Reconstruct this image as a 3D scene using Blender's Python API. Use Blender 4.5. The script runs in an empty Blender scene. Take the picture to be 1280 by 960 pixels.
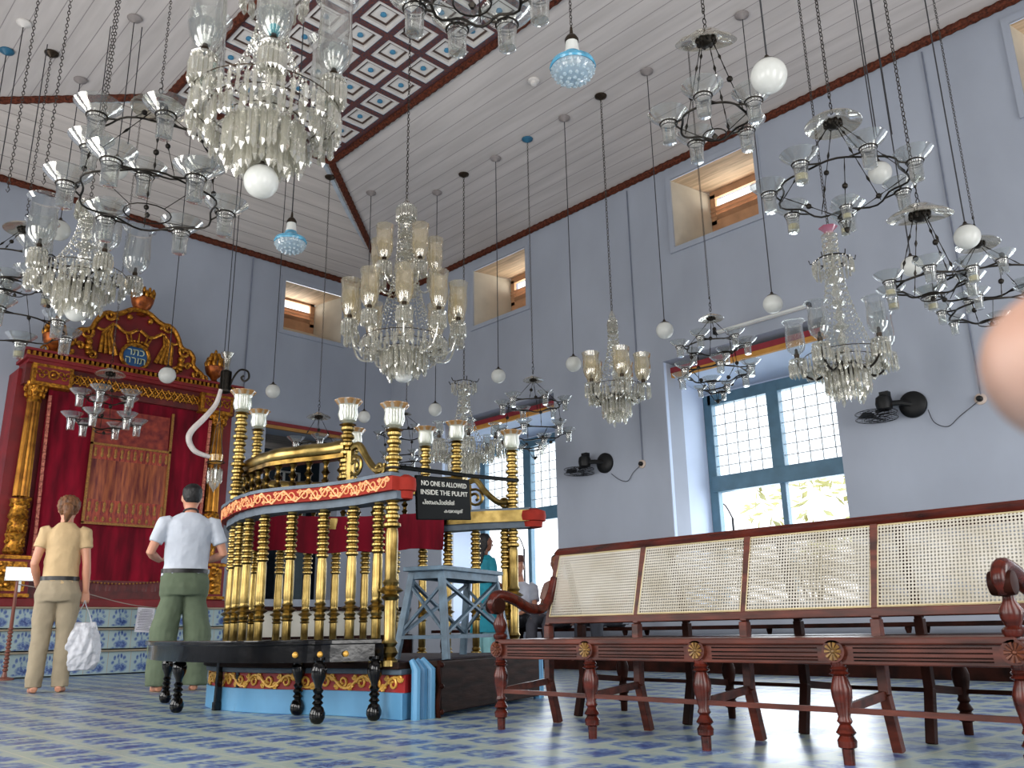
import bpy, math, random
from mathutils import Vector, Matrix, Euler
random.seed(7)
PI = math.pi
sc = bpy.context.scene
COL = sc.collection
# ---------------------------------------------------------------- camera model
FPX, YAW, PITCH, ROLL = 1071.24, math.radians(43.669), math.radians(15.974), math.radians(-0.977)
CAM = Vector((0, 0, 0.45))
_f = Vector((math.sin(YAW)*math.cos(PITCH), math.cos(YAW)*math.cos(PITCH), math.sin(PITCH)))
_r = Vector((math.cos(YAW), -math.sin(YAW), 0)); _u = _r.cross(_f)
R2 = _r*math.cos(ROLL)+_u*math.sin(ROLL); U2 = -_r*math.sin(ROLL)+_u*math.cos(ROLL)
def ray(px, py): return _f+R2*((px-640)/FPX)-U2*((py-480)/FPX)
def PX(px, py, x): d = ray(px, py); return CAM+d*(x/d.x)
def PY(px, py, y): d = ray(px, py); return CAM+d*(y/d.y)
def PZ(px, py, z): d = ray(px, py); return CAM+d*((z-CAM.z)/d.z)
def PD(px, py, h): d = ray(px, py); return CAM+d*(h/math.hypot(d.x, d.y))
def zat(p, py):    # height at which a vertical through p appears on picture row py
    lo, hi = -1.0, 9.0
    for _ in range(40):
        m = (lo+hi)/2; v = Vector((p[0], p[1], m))-CAM
        y = 480-FPX*(v.dot(U2))/(v.dot(_f))
        if y > py: lo = m
        else: hi = m
    return lo
XW, YW, ZW, ZP = 8.653, 12.2, 6.436, 6.8
XA, XB, YA, YB, XL = 3.28, 5.58, 9.43, -1.0, -0.286
SLR = (ZP-ZW)/(XW-XB); SLF = (ZP-ZW)/(YW-YA); SLL = (ZP-ZW)/(XA-XL)
def zceil(x, y): return min(ZP, ZW+(XW-x)*SLR, ZW+(YW-y)*SLF, ZW+(x-XL)*SLL)
# ---------------------------------------------------------------- materials
MATS = {}
def nt(name):
    m = bpy.data.materials.new(name); m.use_nodes = True; t = m.node_tree
    b = t.nodes['Principled BSDF']; MATS[name] = m
    return m, t, b
def N(t, ty, **k):
    n = t.nodes.new(ty)
    for a, v in k.items():
        if a.startswith('i_'): n.inputs[a[2:].replace('_', ' ')].default_value = v
        else: setattr(n, a, v)
    return n
def lk(t, a, b): t.links.new(a, b)
def rgb(h, k=1.0):
    h = h.lstrip('#'); c = [int(h[i:i+2], 16)/255 for i in (0, 2, 4)]
    return tuple((x/12.92 if x <= 0.04045 else ((x+0.055)/1.055)**2.4)*k for x in c)+(1,)
def ramp(t, stops):
    r = N(t, 'ShaderNodeValToRGB'); e = r.color_ramp.elements
    e[0].position, e[0].color = stops[0]; e[1].position, e[1].color = stops[1]
    for p, c in stops[2:]:
        q = e.new(p); q.color = c
    return r
def mat(name, col, rough=0.5, metal=0.0, var=0.12, scale=6.0, bump=0.0, spec=0.5, col2=None, stretch=None, coat=0.0):
    m, t, b = nt(name)
    tc = N(t, 'ShaderNodeTexCoord'); src = tc.outputs['Object']
    if stretch:
        mp = N(t, 'ShaderNodeMapping'); mp.inputs['Scale'].default_value = stretch; lk(t, src, mp.inputs['Vector']); src = mp.outputs[0]
    n = N(t, 'ShaderNodeTexNoise'); n.inputs['Scale'].default_value = scale; n.inputs['Detail'].default_value = 5
    lk(t, src, n.inputs['Vector'])
    c = rgb(col) if isinstance(col, str) else col
    c2 = rgb(col2) if col2 else tuple(x*(1-var*1.6) for x in c[:3])+(1,)
    c1 = tuple(min(1, x*(1+var)) for x in c[:3])+(1,)
    r = ramp(t, [(0.3, c2), (0.7, c1)]); lk(t, n.outputs['Fac'], r.inputs[0]); lk(t, r.outputs[0], b.inputs['Base Color'])
    b.inputs['Roughness'].default_value = rough; b.inputs['Metallic'].default_value = metal
    b.inputs['Specular IOR Level'].default_value = spec; b.inputs['Coat Weight'].default_value = coat
    if bump:
        bp = N(t, 'ShaderNodeBump'); bp.inputs['Strength'].default_value = bump; bp.inputs['Distance'].default_value = 0.01
        lk(t, n.outputs['Fac'], bp.inputs['Height']); lk(t, bp.outputs[0], b.inputs['Normal'])
    return m
def glassy(name, tint, fres_ior, gl_add, body=0.0, bodycol=(1, 1, 1, 1), rough=0.04):
    m, t, b = nt(name); t.nodes.remove(b); out = t.nodes['Material Output']
    tr = N(t, 'ShaderNodeBsdfTransparent'); tr.inputs[0].default_value = tint
    gl = N(t, 'ShaderNodeBsdfGlossy'); gl.inputs['Roughness'].default_value = rough; gl.inputs[0].default_value = (1, 1, 1, 1)
    lw = N(t, 'ShaderNodeLayerWeight'); lw.inputs['Blend'].default_value = fres_ior
    ma = N(t, 'ShaderNodeMath', operation='MULTIPLY_ADD'); ma.inputs[1].default_value = 0.85; ma.inputs[2].default_value = gl_add
    lk(t, lw.outputs['Facing'], ma.inputs[0]); cl = N(t, 'ShaderNodeClamp'); lk(t, ma.outputs[0], cl.inputs[0])
    mx = N(t, 'ShaderNodeMixShader'); lk(t, cl.outputs[0], mx.inputs[0]); lk(t, tr.outputs[0], mx.inputs[1]); lk(t, gl.outputs[0], mx.inputs[2])
    last = mx
    if body:
        df = N(t, 'ShaderNodeBsdfDiffuse'); df.inputs[0].default_value = bodycol
        tl = N(t, 'ShaderNodeBsdfTranslucent'); tl.inputs[0].default_value = bodycol
        m3 = N(t, 'ShaderNodeMixShader'); m3.inputs[0].default_value = 0.5; lk(t, df.outputs[0], m3.inputs[1]); lk(t, tl.outputs[0], m3.inputs[2])
        m2 = N(t, 'ShaderNodeMixShader'); m2.inputs[0].default_value = body
        lk(t, mx.outputs[0], m2.inputs[1]); lk(t, m3.outputs[0], m2.inputs[2]); last = m2
    lk(t, last.outputs[0], out.inputs['Surface'])
    return m
M_wall = mat('blue_wash_plaster', '#9ea5b2', 0.9, var=0.05, scale=1.6, bump=0.15, stretch=(1, 1, .6))
M_reveal = mat('pale_blue_plaster', '#c3d2ea', 0.8, var=0.04, scale=2)
M_trim = mat('carved_red_trim', '#5a2c1c', 0.7, var=0.5, scale=38, bump=0.6, col2='#28120c', spec=0.2)
M_iron = mat('black_iron', '#28241f', 0.45, 0.75, 0.3, 30)
M_chain = mat('chain_iron', '#4c4844', 0.45, 0.7, 0.3, 40)
M_wire = mat('dark_wire', '#2b2c30', 0.6, 0.0, 0.1, 20)
M_brass = mat('polished_brass', '#a08a54', 0.3, 1.0, 0.15, 9, 0.06, col2='#5e4c26')
M_brass2 = mat('aged_brass', '#7c6230', 0.3, 1.0, 0.3, 12, 0.1, col2='#3a2c14')
M_gold = mat('gilded_carving', '#b8802a', 0.38, 0.8, 0.35, 28, 0.5, col2='#5c3210')
M_red = mat('ark_red_paint', '#740d14', 0.55, 0, 0.2, 5)
M_darkred = mat('dark_red_wood', '#5a1614', 0.5, 0, 0.3, 8)
M_velvet = mat('crimson_velvet', '#7c0620', 0.8, 0, 0.2, 3, col2='#4c0212', spec=0.2, stretch=(3, 3, .6))
M_mahog = mat('mahogany_wood', '#4c1a10', 0.26, 0, 0.3, 5, 0.05, col2='#220a06', stretch=(6, 1, 6), spec=0.3)
M_mahog2 = mat('dark_mahogany_wood', '#2a120c', 0.45, 0, 0.3, 7, 0.05, col2='#120806', spec=0.05)
M_mahogx = mat('lighter_mahogany_wood', '#54261a', 0.36, 0, 0.3, 5, 0.05, col2='#2c120b', stretch=(6, 1, 6), spec=0.3)  # lighter brown mahogany of the front settee
M_black = mat('black_lacquer', '#080605', 0.14, 0, 0.4, 9, 0.25, spec=0.4)
M_blue = mat('blue_gloss_paint', '#5a92b8', 0.42, 0, 0.08, 4, 0.05)
M_blueframe = mat('blue_window_paint', '#4d7186', 0.5, 0, 0.12, 6, 0.1)
M_stool = mat('worn_slate_blue_paint', '#4e6474', 0.5, 0, 0.25, 14, 0.2)
M_greymold = mat('slate_molding_paint', '#4d5a66', 0.55, 0, 0.2, 12)
M_frieze = mat('frieze_red_paint', '#8c2418', 0.7, 0, 0.15, 9, spec=0.2)
M_frieze2 = mat('plinth_red_paint', '#8f1c1c', 0.5, 0, 0.2, 9)
M_orn = mat('yellow_gold_paint', '#d9a548', 0.42, 0.2, 0.12, 20)
M_orn2 = mat('orange_gold_paint', '#e8a068', 0.45, 0.1, 0.12, 20)
M_flute = mat('smooth_gilding', '#a8742c', 0.34, 0.85, 0.2, 6, 0.1, col2='#6a3e14')
M_deepblue = mat('blue_rose_paint', '#255f7c', .5)
M_white = mat('white_enamel', '#d8dad6', 0.35, 0, 0.03, 5)
M_cap = mat('dark_bronze_cap', '#3a3026', 0.4, 0.7, 0.2, 20)
M_teal = mat('teal_socket', '#3f95a0', 0.35, 0, 0.1, 9)
M_enamel = mat('turquoise_enamel_rim', '#5aa9cc', 0.2, 0, 0.25, 14, coat=0.4)
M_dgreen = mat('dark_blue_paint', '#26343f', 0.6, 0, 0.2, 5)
M_boardwood = mat('dark_brown_board', '#2c1c16', 0.6, 0, 0.4, 6, 0.3, col2='#160e0b', stretch=(1, 1, 5), spec=0.1)
M_carpet = mat('dark_purple_carpet', '#241a26', 0.95, 0, 0.2, 30, 0.3)
M_planktan = mat('tan_plank_soffit', '#ccb498', 0.7, 0, 0.2, 4, stretch=(6, .5, 6))
M_cream = mat('cream_plaster', '#c2bcae', 0.85, 0, 0.08, 3)
M_skin = mat('skin_fair', '#c98e72', 0.5, 0, 0.06, 12)
M_skin2 = mat('skin_brown', '#80503a', 0.5, 0, 0.06, 12)
M_sign = mat('black_sign_board', '#030403', 0.6, 0, 0.2, 10, spec=0.05)
M_lettering = mat('white_sign_lettering', '#d4d2c8', 0.6)
M_fan = mat('black_fan_metal', '#0b0d0f', 0.5, 0.4, 0.2, 30)
M_ember = mat('bronze_medallion', '#5e2e16', 0.5, 0.2, 0.3, 30)
G_clear = glassy('clear_blown_glass', (.93, .94, .93, 1), 0.28, 0.02, 0.03)
G_bell = glassy('smoky_bell_glass', (.84, .82, .76, 1), 0.25, 0.04, 0.10, (.8, .74, .6, 1))
G_cup = glassy('cup_glass', (.9, .91, .89, 1), 0.32, 0.03, 0.05)
G_prism = glassy('cut_crystal', (.82, .82, .78, 1), 0.35, 0.16, 0.24, (.9, .87, .76, 1), 0.08)
G_amber = glassy('amber_etched_glass', (.92, .86, .7, 1), 0.34, 0.2, 0.26, (.86, .74, .48, 1), 0.1)
G_frost = glassy('frosted_tulip_glass', (.9, .92, .86, 1), 0.34, 0.08, 0.28, (.86, .88, .8, 1), 0.12)
G_pink = glassy('pink_glass', (.85, .4, .5, 1), 0.3, 0.08, 0.4, (.8, .3, .42, 1))
G_oil = glassy('yellow_oil_glass', (.85, .62, .15, 1), 0.3, 0.08, 0.5, (.9, .6, .1, 1))
G_pane = glassy('window_pane_glass', (.97, .98, .98, 1), 0.15, 0.0)
def opal():
    m, t, b = nt('opal_white_glass'); b.inputs['Base Color'].default_value = (.74, .75, .72, 1); b.inputs['Roughness'].default_value = 0.15
    tc = N(t, 'ShaderNodeTexCoord'); n = N(t, 'ShaderNodeTexNoise'); n.inputs['Scale'].default_value = 3; lk(t, tc.outputs['Object'], n.inputs['Vector'])
    r = ramp(t, [(0.2, (.66, .68, .64, 1)), (0.8, (.76, .77, .74, 1))]); lk(t, n.outputs[0], r.inputs[0]); lk(t, r.outputs[0], b.inputs['Base Color'])
    b.inputs['Subsurface Weight'].default_value = 0.0
    tl = N(t, 'ShaderNodeBsdfTranslucent'); tl.inputs[0].default_value = (.9, .9, .88, 1)
    mx = N(t, 'ShaderNodeMixShader'); mx.inputs[0].default_value = 0.35
    lk(t, b.outputs[0], mx.inputs[1]); lk(t, tl.outputs[0], mx.inputs[2]); lk(t, mx.outputs[0], t.nodes['Material Output'].inputs['Surface'])
    return m
M_opal = opal()
def tilemat(name, size, vert, rough, base, grout, spread=1.0):
    """hand painted blue and white tiles: the same willow sprig repeats on every tile"""
    m, t, b = nt(name)
    tc = N(t, 'ShaderNodeTexCoord'); sx = N(t, 'ShaderNodeSeparateXYZ'); lk(t, tc.outputs['Object'], sx.inputs[0])
    def mth(op, a, bb=None, c=None):
        n = N(t, 'ShaderNodeMath', operation=op)
        for i, v in enumerate((a, bb, c)):
            if v is None: continue
            if isinstance(v, (int, float)): n.inputs[i].default_value = v
            else: lk(t, v, n.inputs[i])
        return n.outputs[0]
    U = mth('DIVIDE', sx.outputs[0], size); V = mth('DIVIDE', sx.outputs[2 if vert else 1], size)
    if vert: V = mth('ADD', V, 0.01)
    fu, fv = mth('FRACT', U), mth('FRACT', V); iu, iv = mth('FLOOR', U), mth('FLOOR', V)
    cb = N(t, 'ShaderNodeCombineXYZ'); lk(t, fu, cb.inputs[0]); lk(t, fv, cb.inputs[1])
    jit = mth('MULTIPLY', mth('ADD', mth('SINE', mth('MULTIPLY', iu, 12.9)), mth('SINE', mth('MULTIPLY', iv, 78.2))), 0.06); lk(t, jit, cb.inputs[2])
    def blob(cx, cy, rx, ry, amp):
        dx = mth('DIVIDE', mth('SUBTRACT', fu, cx), rx*spread); dy = mth('DIVIDE', mth('SUBTRACT', fv, cy), ry*spread)
        r = mth('ADD', mth('MULTIPLY', dx, dx), mth('MULTIPLY', dy, dy))
        return mth('MULTIPLY', mth('MAXIMUM', mth('SUBTRACT', 1.0, r), 0.0), amp)
    no = N(t, 'ShaderNodeTexNoise'); no.inputs['Scale'].default_value = 9; no.inputs['Detail'].default_value = 3; no.inputs['Roughness'].default_value = .6; lk(t, cb.outputs[0], no.inputs['Vector'])
    s = blob(.56, .30, .33, .22, .95)
    for q in ((.3, .72, .07, .12, .7), (.45, .78, .06, .13, .8), (.58, .8, .06, .12, .8), (.72, .72, .08, .13, .7), (.8, .55, .09, .08, .6), (.22, .52, .08, .1, .6), (.5, .55, .05, .2, .4), (.25, .15, .14, .06, .6)):
        s = mth('ADD', s, blob(*q))
    g = mth('MULTIPLY', s, mth('ADD', mth('MULTIPLY', no.outputs[0], 3.4), -0.95))
    r = ramp(t, [(0.0, rgb(base)), (0.18, rgb('#7d92a8')), (0.45, rgb('#50689a')), (1.0, rgb('#2c3e76'))]); lk(t, g, r.inputs[0])
    n2 = N(t, 'ShaderNodeTexNoise'); n2.inputs['Scale'].default_value = 1.3; lk(t, tc.outputs['Object'], n2.inputs['Vector'])
    mxv = N(t, 'ShaderNodeMixRGB', blend_type='MULTIPLY'); mxv.inputs[0].default_value = 0.5
    r2 = ramp(t, [(0.3, (.75, .8, .78, 1)), (0.7, (1, 1, 1, 1))]); lk(t, n2.outputs[0], r2.inputs[0]); lk(t, r.outputs[0], mxv.inputs[1]); lk(t, r2.outputs[0], mxv.inputs[2])
    e = mth('MINIMUM', mth('MINIMUM', fu, mth('SUBTRACT', 1.0, fu)), mth('MINIMUM', fv, mth('SUBTRACT', 1.0, fv)))
    ge = mth('LESS_THAN', e, 0.012)
    mx = N(t, 'ShaderNodeMixRGB'); lk(t, ge, mx.inputs[0]); lk(t, mxv.outputs[0], mx.inputs[1]); mx.inputs[2].default_value = rgb(grout)
    lk(t, mx.outputs[0], b.inputs['Base Color']); b.inputs['Roughness'].default_value = rough; b.inputs['Specular IOR Level'].default_value = .28
    rr = mth('MULTIPLY_ADD', n2.outputs[0], 0.22, rough-0.1); lk(t, rr, b.inputs['Roughness'])
    bp = N(t, 'ShaderNodeBump'); bp.inputs['Strength'].default_value = 0.25; bp.inputs['Distance'].default_value = 0.004
    lk(t, mth('ADD', mth('MULTIPLY', ge, -1.0), mth('MULTIPLY', n2.outputs[0], 1.2)), bp.inputs['Height']); lk(t, bp.outputs[0], b.inputs['Normal'])
    return m
M_floor = tilemat('blue_willow_floor_tiles', 0.275, False, 0.3, '#9ca8a0', '#b0b0a0', 1.25)
M_steptile = tilemat('blue_willow_step_tiles', 0.272, True, 0.3, '#9cafb2', '#a2967e')
def plankmat(name, axis, base, seam, w=0.2):
    m, t, b = nt(name)
    tc = N(t, 'ShaderNodeTexCoord'); sx = N(t, 'ShaderNodeSeparateXYZ'); lk(t, tc.outputs['Object'], sx.inputs[0])
    d = N(t, 'ShaderNodeMath', operation='DIVIDE'); lk(t, sx.outputs[axis], d.inputs[0]); d.inputs[1].default_value = w
    fr = N(t, 'ShaderNodeMath', operation='FRACT'); lk(t, d.outputs[0], fr.inputs[0])
    lt = N(t, 'ShaderNodeMath', operation='LESS_THAN'); lk(t, fr.outputs[0], lt.inputs[0]); lt.inputs[1].default_value = 0.045
    mp = N(t, 'ShaderNodeMapping'); mp.inputs['Scale'].default_value = (.5, 5, 5) if axis == 1 else (5, .5, 5); lk(t, tc.outputs['Object'], mp.inputs[0])
    n = N(t, 'ShaderNodeTexNoise'); n.inputs['Scale'].default_value = 1.6; n.inputs['Detail'].default_value = 6; lk(t, mp.outputs[0], n.inputs['Vector'])
    c = rgb(base); r = ramp(t, [(0.35, tuple(x*.84 for x in c[:3])+(1,)), (0.65, c)]); lk(t, n.outputs[0], r.inputs[0])
    mx = N(t, 'ShaderNodeMixRGB'); lk(t, lt.outputs[0], mx.inputs[0]); lk(t, r.outputs[0], mx.inputs[1]); mx.inputs[2].default_value = rgb(seam)
    lk(t, mx.outputs[0], b.inputs['Base Color']); b.inputs['Roughness'].default_value = 0.6
    bp = N(t, 'ShaderNodeBump'); bp.inputs['Strength'].default_value = 0.3; bp.inputs['Distance'].default_value = 0.01; bp.invert = True
    lk(t, lt.outputs[0], bp.inputs['Height']); lk(t, bp.outputs[0], b.inputs['Normal'])
    return m
M_plankY = plankmat('white_ceiling_planks_long', 0, '#c9c3c0', '#918a8a')
M_plankX = plankmat('white_ceiling_planks_cross', 1, '#ccc4be', '#827a76', 0.3)
def canemat():
    m, t, b = nt('woven_cane'); out = t.nodes['Material Output']
    tc = N(t, 'ShaderNodeTexCoord'); sx = N(t, 'ShaderNodeSeparateXYZ'); lk(t, tc.outputs['Object'], sx.inputs[0])
    def mth(op, a, bb=None):
        n = N(t, 'ShaderNodeMath', operation=op)
        for i, v in enumerate((a, bb)):
            if v is None: continue
            if isinstance(v, (int, float)): n.inputs[i].default_value = v
            else: lk(t, v, n.inputs[i])
        return n.outputs[0]
    sp = 0.0128
    a = mth('SUBTRACT', mth('FRACT', mth('DIVIDE', sx.outputs[1], sp)), 0.5); c = mth('SUBTRACT', mth('FRACT', mth('DIVIDE', sx.outputs[2], sp)), 0.5)
    rr = mth('SQRT', mth('ADD', mth('MULTIPLY', a, a), mth('MULTIPLY', c, c)))
    hole = mth('LESS_THAN', rr, 0.33)
    n = N(t, 'ShaderNodeTexNoise'); n.inputs['Scale'].default_value = 5; n.inputs['Detail'].default_value = 6; lk(t, tc.outputs['Object'], n.inputs['Vector'])
    r = ramp(t, [(0.3, rgb('#b2aa98')), (0.6, rgb('#c8c3b8'))]); lk(t, n.outputs[0], r.inputs[0]); lk(t, r.outputs[0], b.inputs['Base Color'])
    b.inputs['Roughness'].default_value = 0.6
    tl = N(t, 'ShaderNodeBsdfTranslucent'); lk(t, r.outputs[0], tl.inputs[0])
    m1 = N(t, 'ShaderNodeMixShader'); m1.inputs[0].default_value = 0.25; lk(t, b.outputs[0], m1.inputs[1]); lk(t, tl.outputs[0], m1.inputs[2])
    tr = N(t, 'ShaderNodeBsdfTransparent')
    mx = N(t, 'ShaderNodeMixShader'); lk(t, hole, mx.inputs[0]); lk(t, m1.outputs[0], mx.inputs[1]); lk(t, tr.outputs[0], mx.inputs[2]); lk(t, mx.outputs[0], out.inputs['Surface'])
    return m
M_cane = canemat()
# ---------------------------------------------------------------- mesh builder
class MB:
    def __init__(s): s.v = []; s.f = []
    def add(s, vs, fs):
        o = len(s.v); s.v += [tuple(v) for v in vs]; s.f += [tuple(i+o for i in f) for f in fs]; return s
    def box(s, c, d, rz=0.0, tilt=None):
        hx, hy, hz = d[0]/2, d[1]/2, d[2]/2
        vs = [Vector((x, y, z)) for x in (-hx, hx) for y in (-hy, hy) for z in (-hz, hz)]
        if tilt: vs = [tilt @ v for v in vs]
        if rz: q = Matrix.Rotation(rz, 3, 'Z'); vs = [q @ v for v in vs]
        return s.add([v+Vector(c) for v in vs], [(0, 1, 3, 2), (4, 6, 7, 5), (0, 4, 5, 1), (2, 3, 7, 6), (0, 2, 6, 4), (1, 5, 7, 3)])
    def bar(s, a, b, w, h=None, up=(0, 0, 1)):
        a, b = Vector(a), Vector(b); h = h or w; d = (b-a).normalized(); u = Vector(up)
        if abs(d.dot(u)) > .98: u = Vector((1, 0, 0))
        x = d.cross(u).normalized()*w/2; y = x.cross(d).normalized()*h/2
        vs = [p+i*x+j*y for p in (a, b) for i, j in ((-1, -1), (1, -1), (1, 1), (-1, 1))]
        return s.add(vs, [(3, 2, 1, 0), (4, 5, 6, 7), (0, 1, 5, 4), (1, 2, 6, 5), (2, 3, 7, 6), (3, 0, 4, 7)])
    def lathe(s, prof, c=(0, 0, 0), seg=12, caps=True, sx=1.0, sy=1.0, a0=0.0, wave=None):
        c = Vector(c); vs = []; fs = []
        for k, (r, z) in enumerate(prof):
            for i in range(seg):
                a = a0+2*PI*i/seg; rr = r
                if wave: rr = r*(1+wave[1]*math.cos(wave[0]*a)*(max(0, (k-wave[2])/(len(prof)-wave[2]))))
                vs.append(c+Vector((rr*math.cos(a)*sx, rr*math.sin(a)*sy, z)))
        for k in range(len(prof)-1):
            for i in range(seg):
                j = (i+1) % seg; fs.append((k*seg+i, k*seg+j, (k+1)*seg+j, (k+1)*seg+i))
        if caps:
            if prof[0][0] > 1e-5: fs.append(tuple(range(seg))[::-1])
            if prof[-1][0] > 1e-5: fs.append(tuple((len(prof)-1)*seg+i for i in range(seg)))
        return s.add(vs, fs)
    def tube(s, pts, r, seg=6, closed=False, caps=True, flat=1.0):
        pts = [Vector(p) for p in pts]; n = len(pts); rs = r if isinstance(r, (list, tuple)) else [r]*n
        vs = []; fs = []; prev = None
        for k, p in enumerate(pts):
            if closed: d = pts[(k+1) % n]-pts[k-1]
            else: d = pts[min(k+1, n-1)]-pts[max(k-1, 0)]
            if d.length < 1e-9: d = Vector((0, 0, 1))
            d.normalize()
            if prev is None:
                u = Vector((0, 0, 1)) if abs(d.z) < .9 else Vector((1, 0, 0))
                x = d.cross(u).normalized()
            else:
                x = prev-d*prev.dot(d)
                x = x.normalized() if x.length > 1e-6 else d.orthogonal().normalized()
            prev = x; y = d.cross(x)
            for i in range(seg):
                a = 2*PI*i/seg; vs.append(p+rs[k]*(x*math.cos(a)+y*math.sin(a)*flat))
        m = n if closed else n-1
        for k in range(m):
            k2 = (k+1) % n
            for i in range(seg):
                j = (i+1) % seg; fs.append((k*seg+i, k*seg+j, k2*seg+j, k2*seg+i))
        if caps and not closed: fs.append(tuple(range(seg))[::-1]); fs.append(tuple((n-1)*seg+i for i in range(seg)))
        return s.add(vs, fs)
    def ring(s, c, R, r, seg=32, t=6, tilt=None):
        pts = [Vector((R*math.cos(2*PI*i/seg), R*math.sin(2*PI*i/seg), 0)) for i in range(seg)]
        if tilt: pts = [tilt @ p for p in pts]
        return s.tube([p+Vector(c) for p in pts], r, t, closed=True)
    def ball(s, c, r, seg=10, rings=7, sz=1.0):
        pr = [(r*math.sin(PI*k/rings) if 0 < k < rings else 1e-6, -r*sz*math.cos(PI*k/rings)) for k in range(rings+1)]
        return s.lathe(pr, c, seg, caps=False)
    def prism(s, poly, z0, z1, holes=None):
        n = len(poly); vs = [Vector((p[0], p[1], z0)) for p in poly]+[Vector((p[0], p[1], z1)) for p in poly]
        fs = [tuple(range(n))[::-1], tuple(range(n, 2*n))]+[(i, (i+1) % n, n+(i+1) % n, n+i) for i in range(n)]
        return s.add(vs, fs)
    def chain(s, a, b, link=0.05, w=0.013, r=0.0035):
        a, b = Vector(a), Vector(b); L = (b-a).length; k = max(1, int(L/(link*.78))); d = (b-a)/k; dn = d.normalized()
        x = dn.cross(Vector((0.3, 1, 0.1))).normalized(); y = dn.cross(x)
        for i in range(k):
            c = a+d*(i+.5); q = x if i % 2 else y; h = link/2
            pts = [c+dn*(h*math.cos(t_))+q*(w*math.sin(t_)) for t_ in [2*PI*j/6+PI/6 for j in range(6)]]
            s.tube(pts, r, 3, closed=True)
        return s
    def build(s, name, m, parent=None, smooth=True, loc=None, bevel=0.0):
        me = bpy.data.meshes.new(name); me.from_pydata(s.v, [], s.f); me.update()
        if smooth:
            me.polygons.foreach_set('use_smooth', [True]*len(me.polygons)); me.set_sharp_from_angle(angle=math.radians(38))
        me.materials.append(m)
        o = bpy.data.objects.new(name, me); COL.objects.link(o)
        if parent: o.parent = parent
        if loc: o.location = loc
        if bevel:
            bv = o.modifiers.new('bevel', 'BEVEL'); bv.width = bevel; bv.segments = 2; bv.limit_method = 'ANGLE'
        return o
def tag(o, label, cat, group=None, kind=None):
    if label: o['label'] = label
    if cat: o['category'] = cat
    if group: o['group'] = group
    if kind: o['kind'] = kind
    return o
def thing(name, loc, label, cat, group=None, rz=0.0):
    o = bpy.data.objects.new(name, None); COL.objects.link(o); o.location = loc; o.rotation_euler = (0, 0, rz); o.empty_display_size = 0.1
    return tag(o, label, cat, group)
def struct(name, mb, m, smooth=False, parent=None):
    o = mb.build(name, m, parent, smooth)
    if not parent: o['kind'] = 'structure'
    return o
def inst(src, name, parent, loc=(0, 0, 0), rz=0.0, sc_=None, label=None):
    c = bpy.data.objects.new(name, src.data if hasattr(src, 'data') else src); COL.objects.link(c); c.parent = parent; c.location = loc; c.rotation_euler = (0, 0, rz)
    if sc_: c.scale = sc_
    if label: c['label'] = label
    return c
def meshof(mb, name, m, smooth=True):
    o = mb.build(name, m, None, smooth); me = o.data; bpy.data.objects.remove(o); return me
def copy_tree(o, parent=None):
    c = o.copy(); COL.objects.link(c); c.parent = parent
    for ch in list(o.children): copy_tree(ch, c)
    return c
def crom(P, per=6, closed=False):
    P = [Vector(p) for p in P]; n = len(P); out = []
    for i in range(n if closed else n-1):
        a = P[i-1] if (i > 0 or closed) else P[0]; b = P[i]; c = P[(i+1) % n]; d = P[(i+2) % n] if (closed or i+2 < n) else P[-1]
        for k in range(per):
            t = k/per; out.append(.5*((2*b)+(c-a)*t+(2*a-5*b+4*c-d)*t*t+(3*b-a-3*c+d)*t**3))
    if not closed: out.append(P[-1])
    return out
# ================================================================ ROOM
TH = 0.85
def wallgrid(holes, u0, u1, z0, z1):
    us = sorted({u0, u1, *[h[0] for h in holes], *[h[1] for h in holes]}); zs = sorted({z0, z1, *[h[2] for h in holes], *[h[3] for h in holes]})
    for i in range(len(us)-1):
        for j in range(len(zs)-1):
            cu, cz = (us[i]+us[i+1])/2, (zs[j]+zs[j+1])/2
            if any(h[0] < cu < h[1] and h[2] < cz < h[3] for h in holes): continue
            yield us[i], us[i+1], zs[j], zs[j+1]
fl = MB(); fl.box((3.65, 4.9, -0.05), (10.2, 14.8, 0.1)); struct('floor', fl, M_floor)
W2 = (4.05, 6.26, 0.55, 3.72); W1 = (8.2, 10.75, 0.55, 3.72); W3 = (-0.2, 2.0, 0.55, 3.72)
V = [(4.69, 5.93, 5.2, 6.18), (8.7, 9.93, 5.2, 6.18), (0.6, 1.78, 5.2, 6.18)]
w = MB()
for a, b, c, d in wallgrid([W1, W2, W3]+V, -1.5, YW, 0, ZW):
    w.add([(XW, a, c), (XW, b, c), (XW, b, d), (XW, a, d)], [(0, 1, 2, 3)])
for h in [W1, W2, W3]:      # reveals
    a, b, c, d = h; x1 = XW+TH
    w.add([(XW, b, c), (x1, b-.12, c), (x1, b-.12, d), (XW, b, d)], [(3, 2, 1, 0)]); w.add([(XW, a, c), (x1, a+.12, c), (x1, a+.12, d), (XW, a, d)], [(0, 1, 2, 3)])
    w.add([(XW, a, d), (XW, b, d), (x1, b, d-.08), (x1, a, d-.08)], [(0, 1, 2, 3)]); w.add([(XW, a, c), (XW, b, c), (x1, b, c), (x1, a, c)], [(3, 2, 1, 0)])
struct('wall_right', w, M_wall)
# exterior leaf of the thick wall, so that daylight enters only by the openings
we = MB()
for a, b, c, d in wallgrid([(h[0]+.1, h[1]-.1, h[2], h[3]-.05) for h in (W1, W2, W3)]+[(v[0]+.1, v[1]-.1, 5.72, 6.16) for v in V], -1.5, YW+2.2, 0, ZW+.6):
    we.add([(XW+TH+.06, a, c), (XW+TH+.06, b, c), (XW+TH+.06, b, d), (XW+TH+.06, a, d)], [(0, 1, 2, 3)])
struct('wall_right_outer', we, M_reveal)
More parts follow.
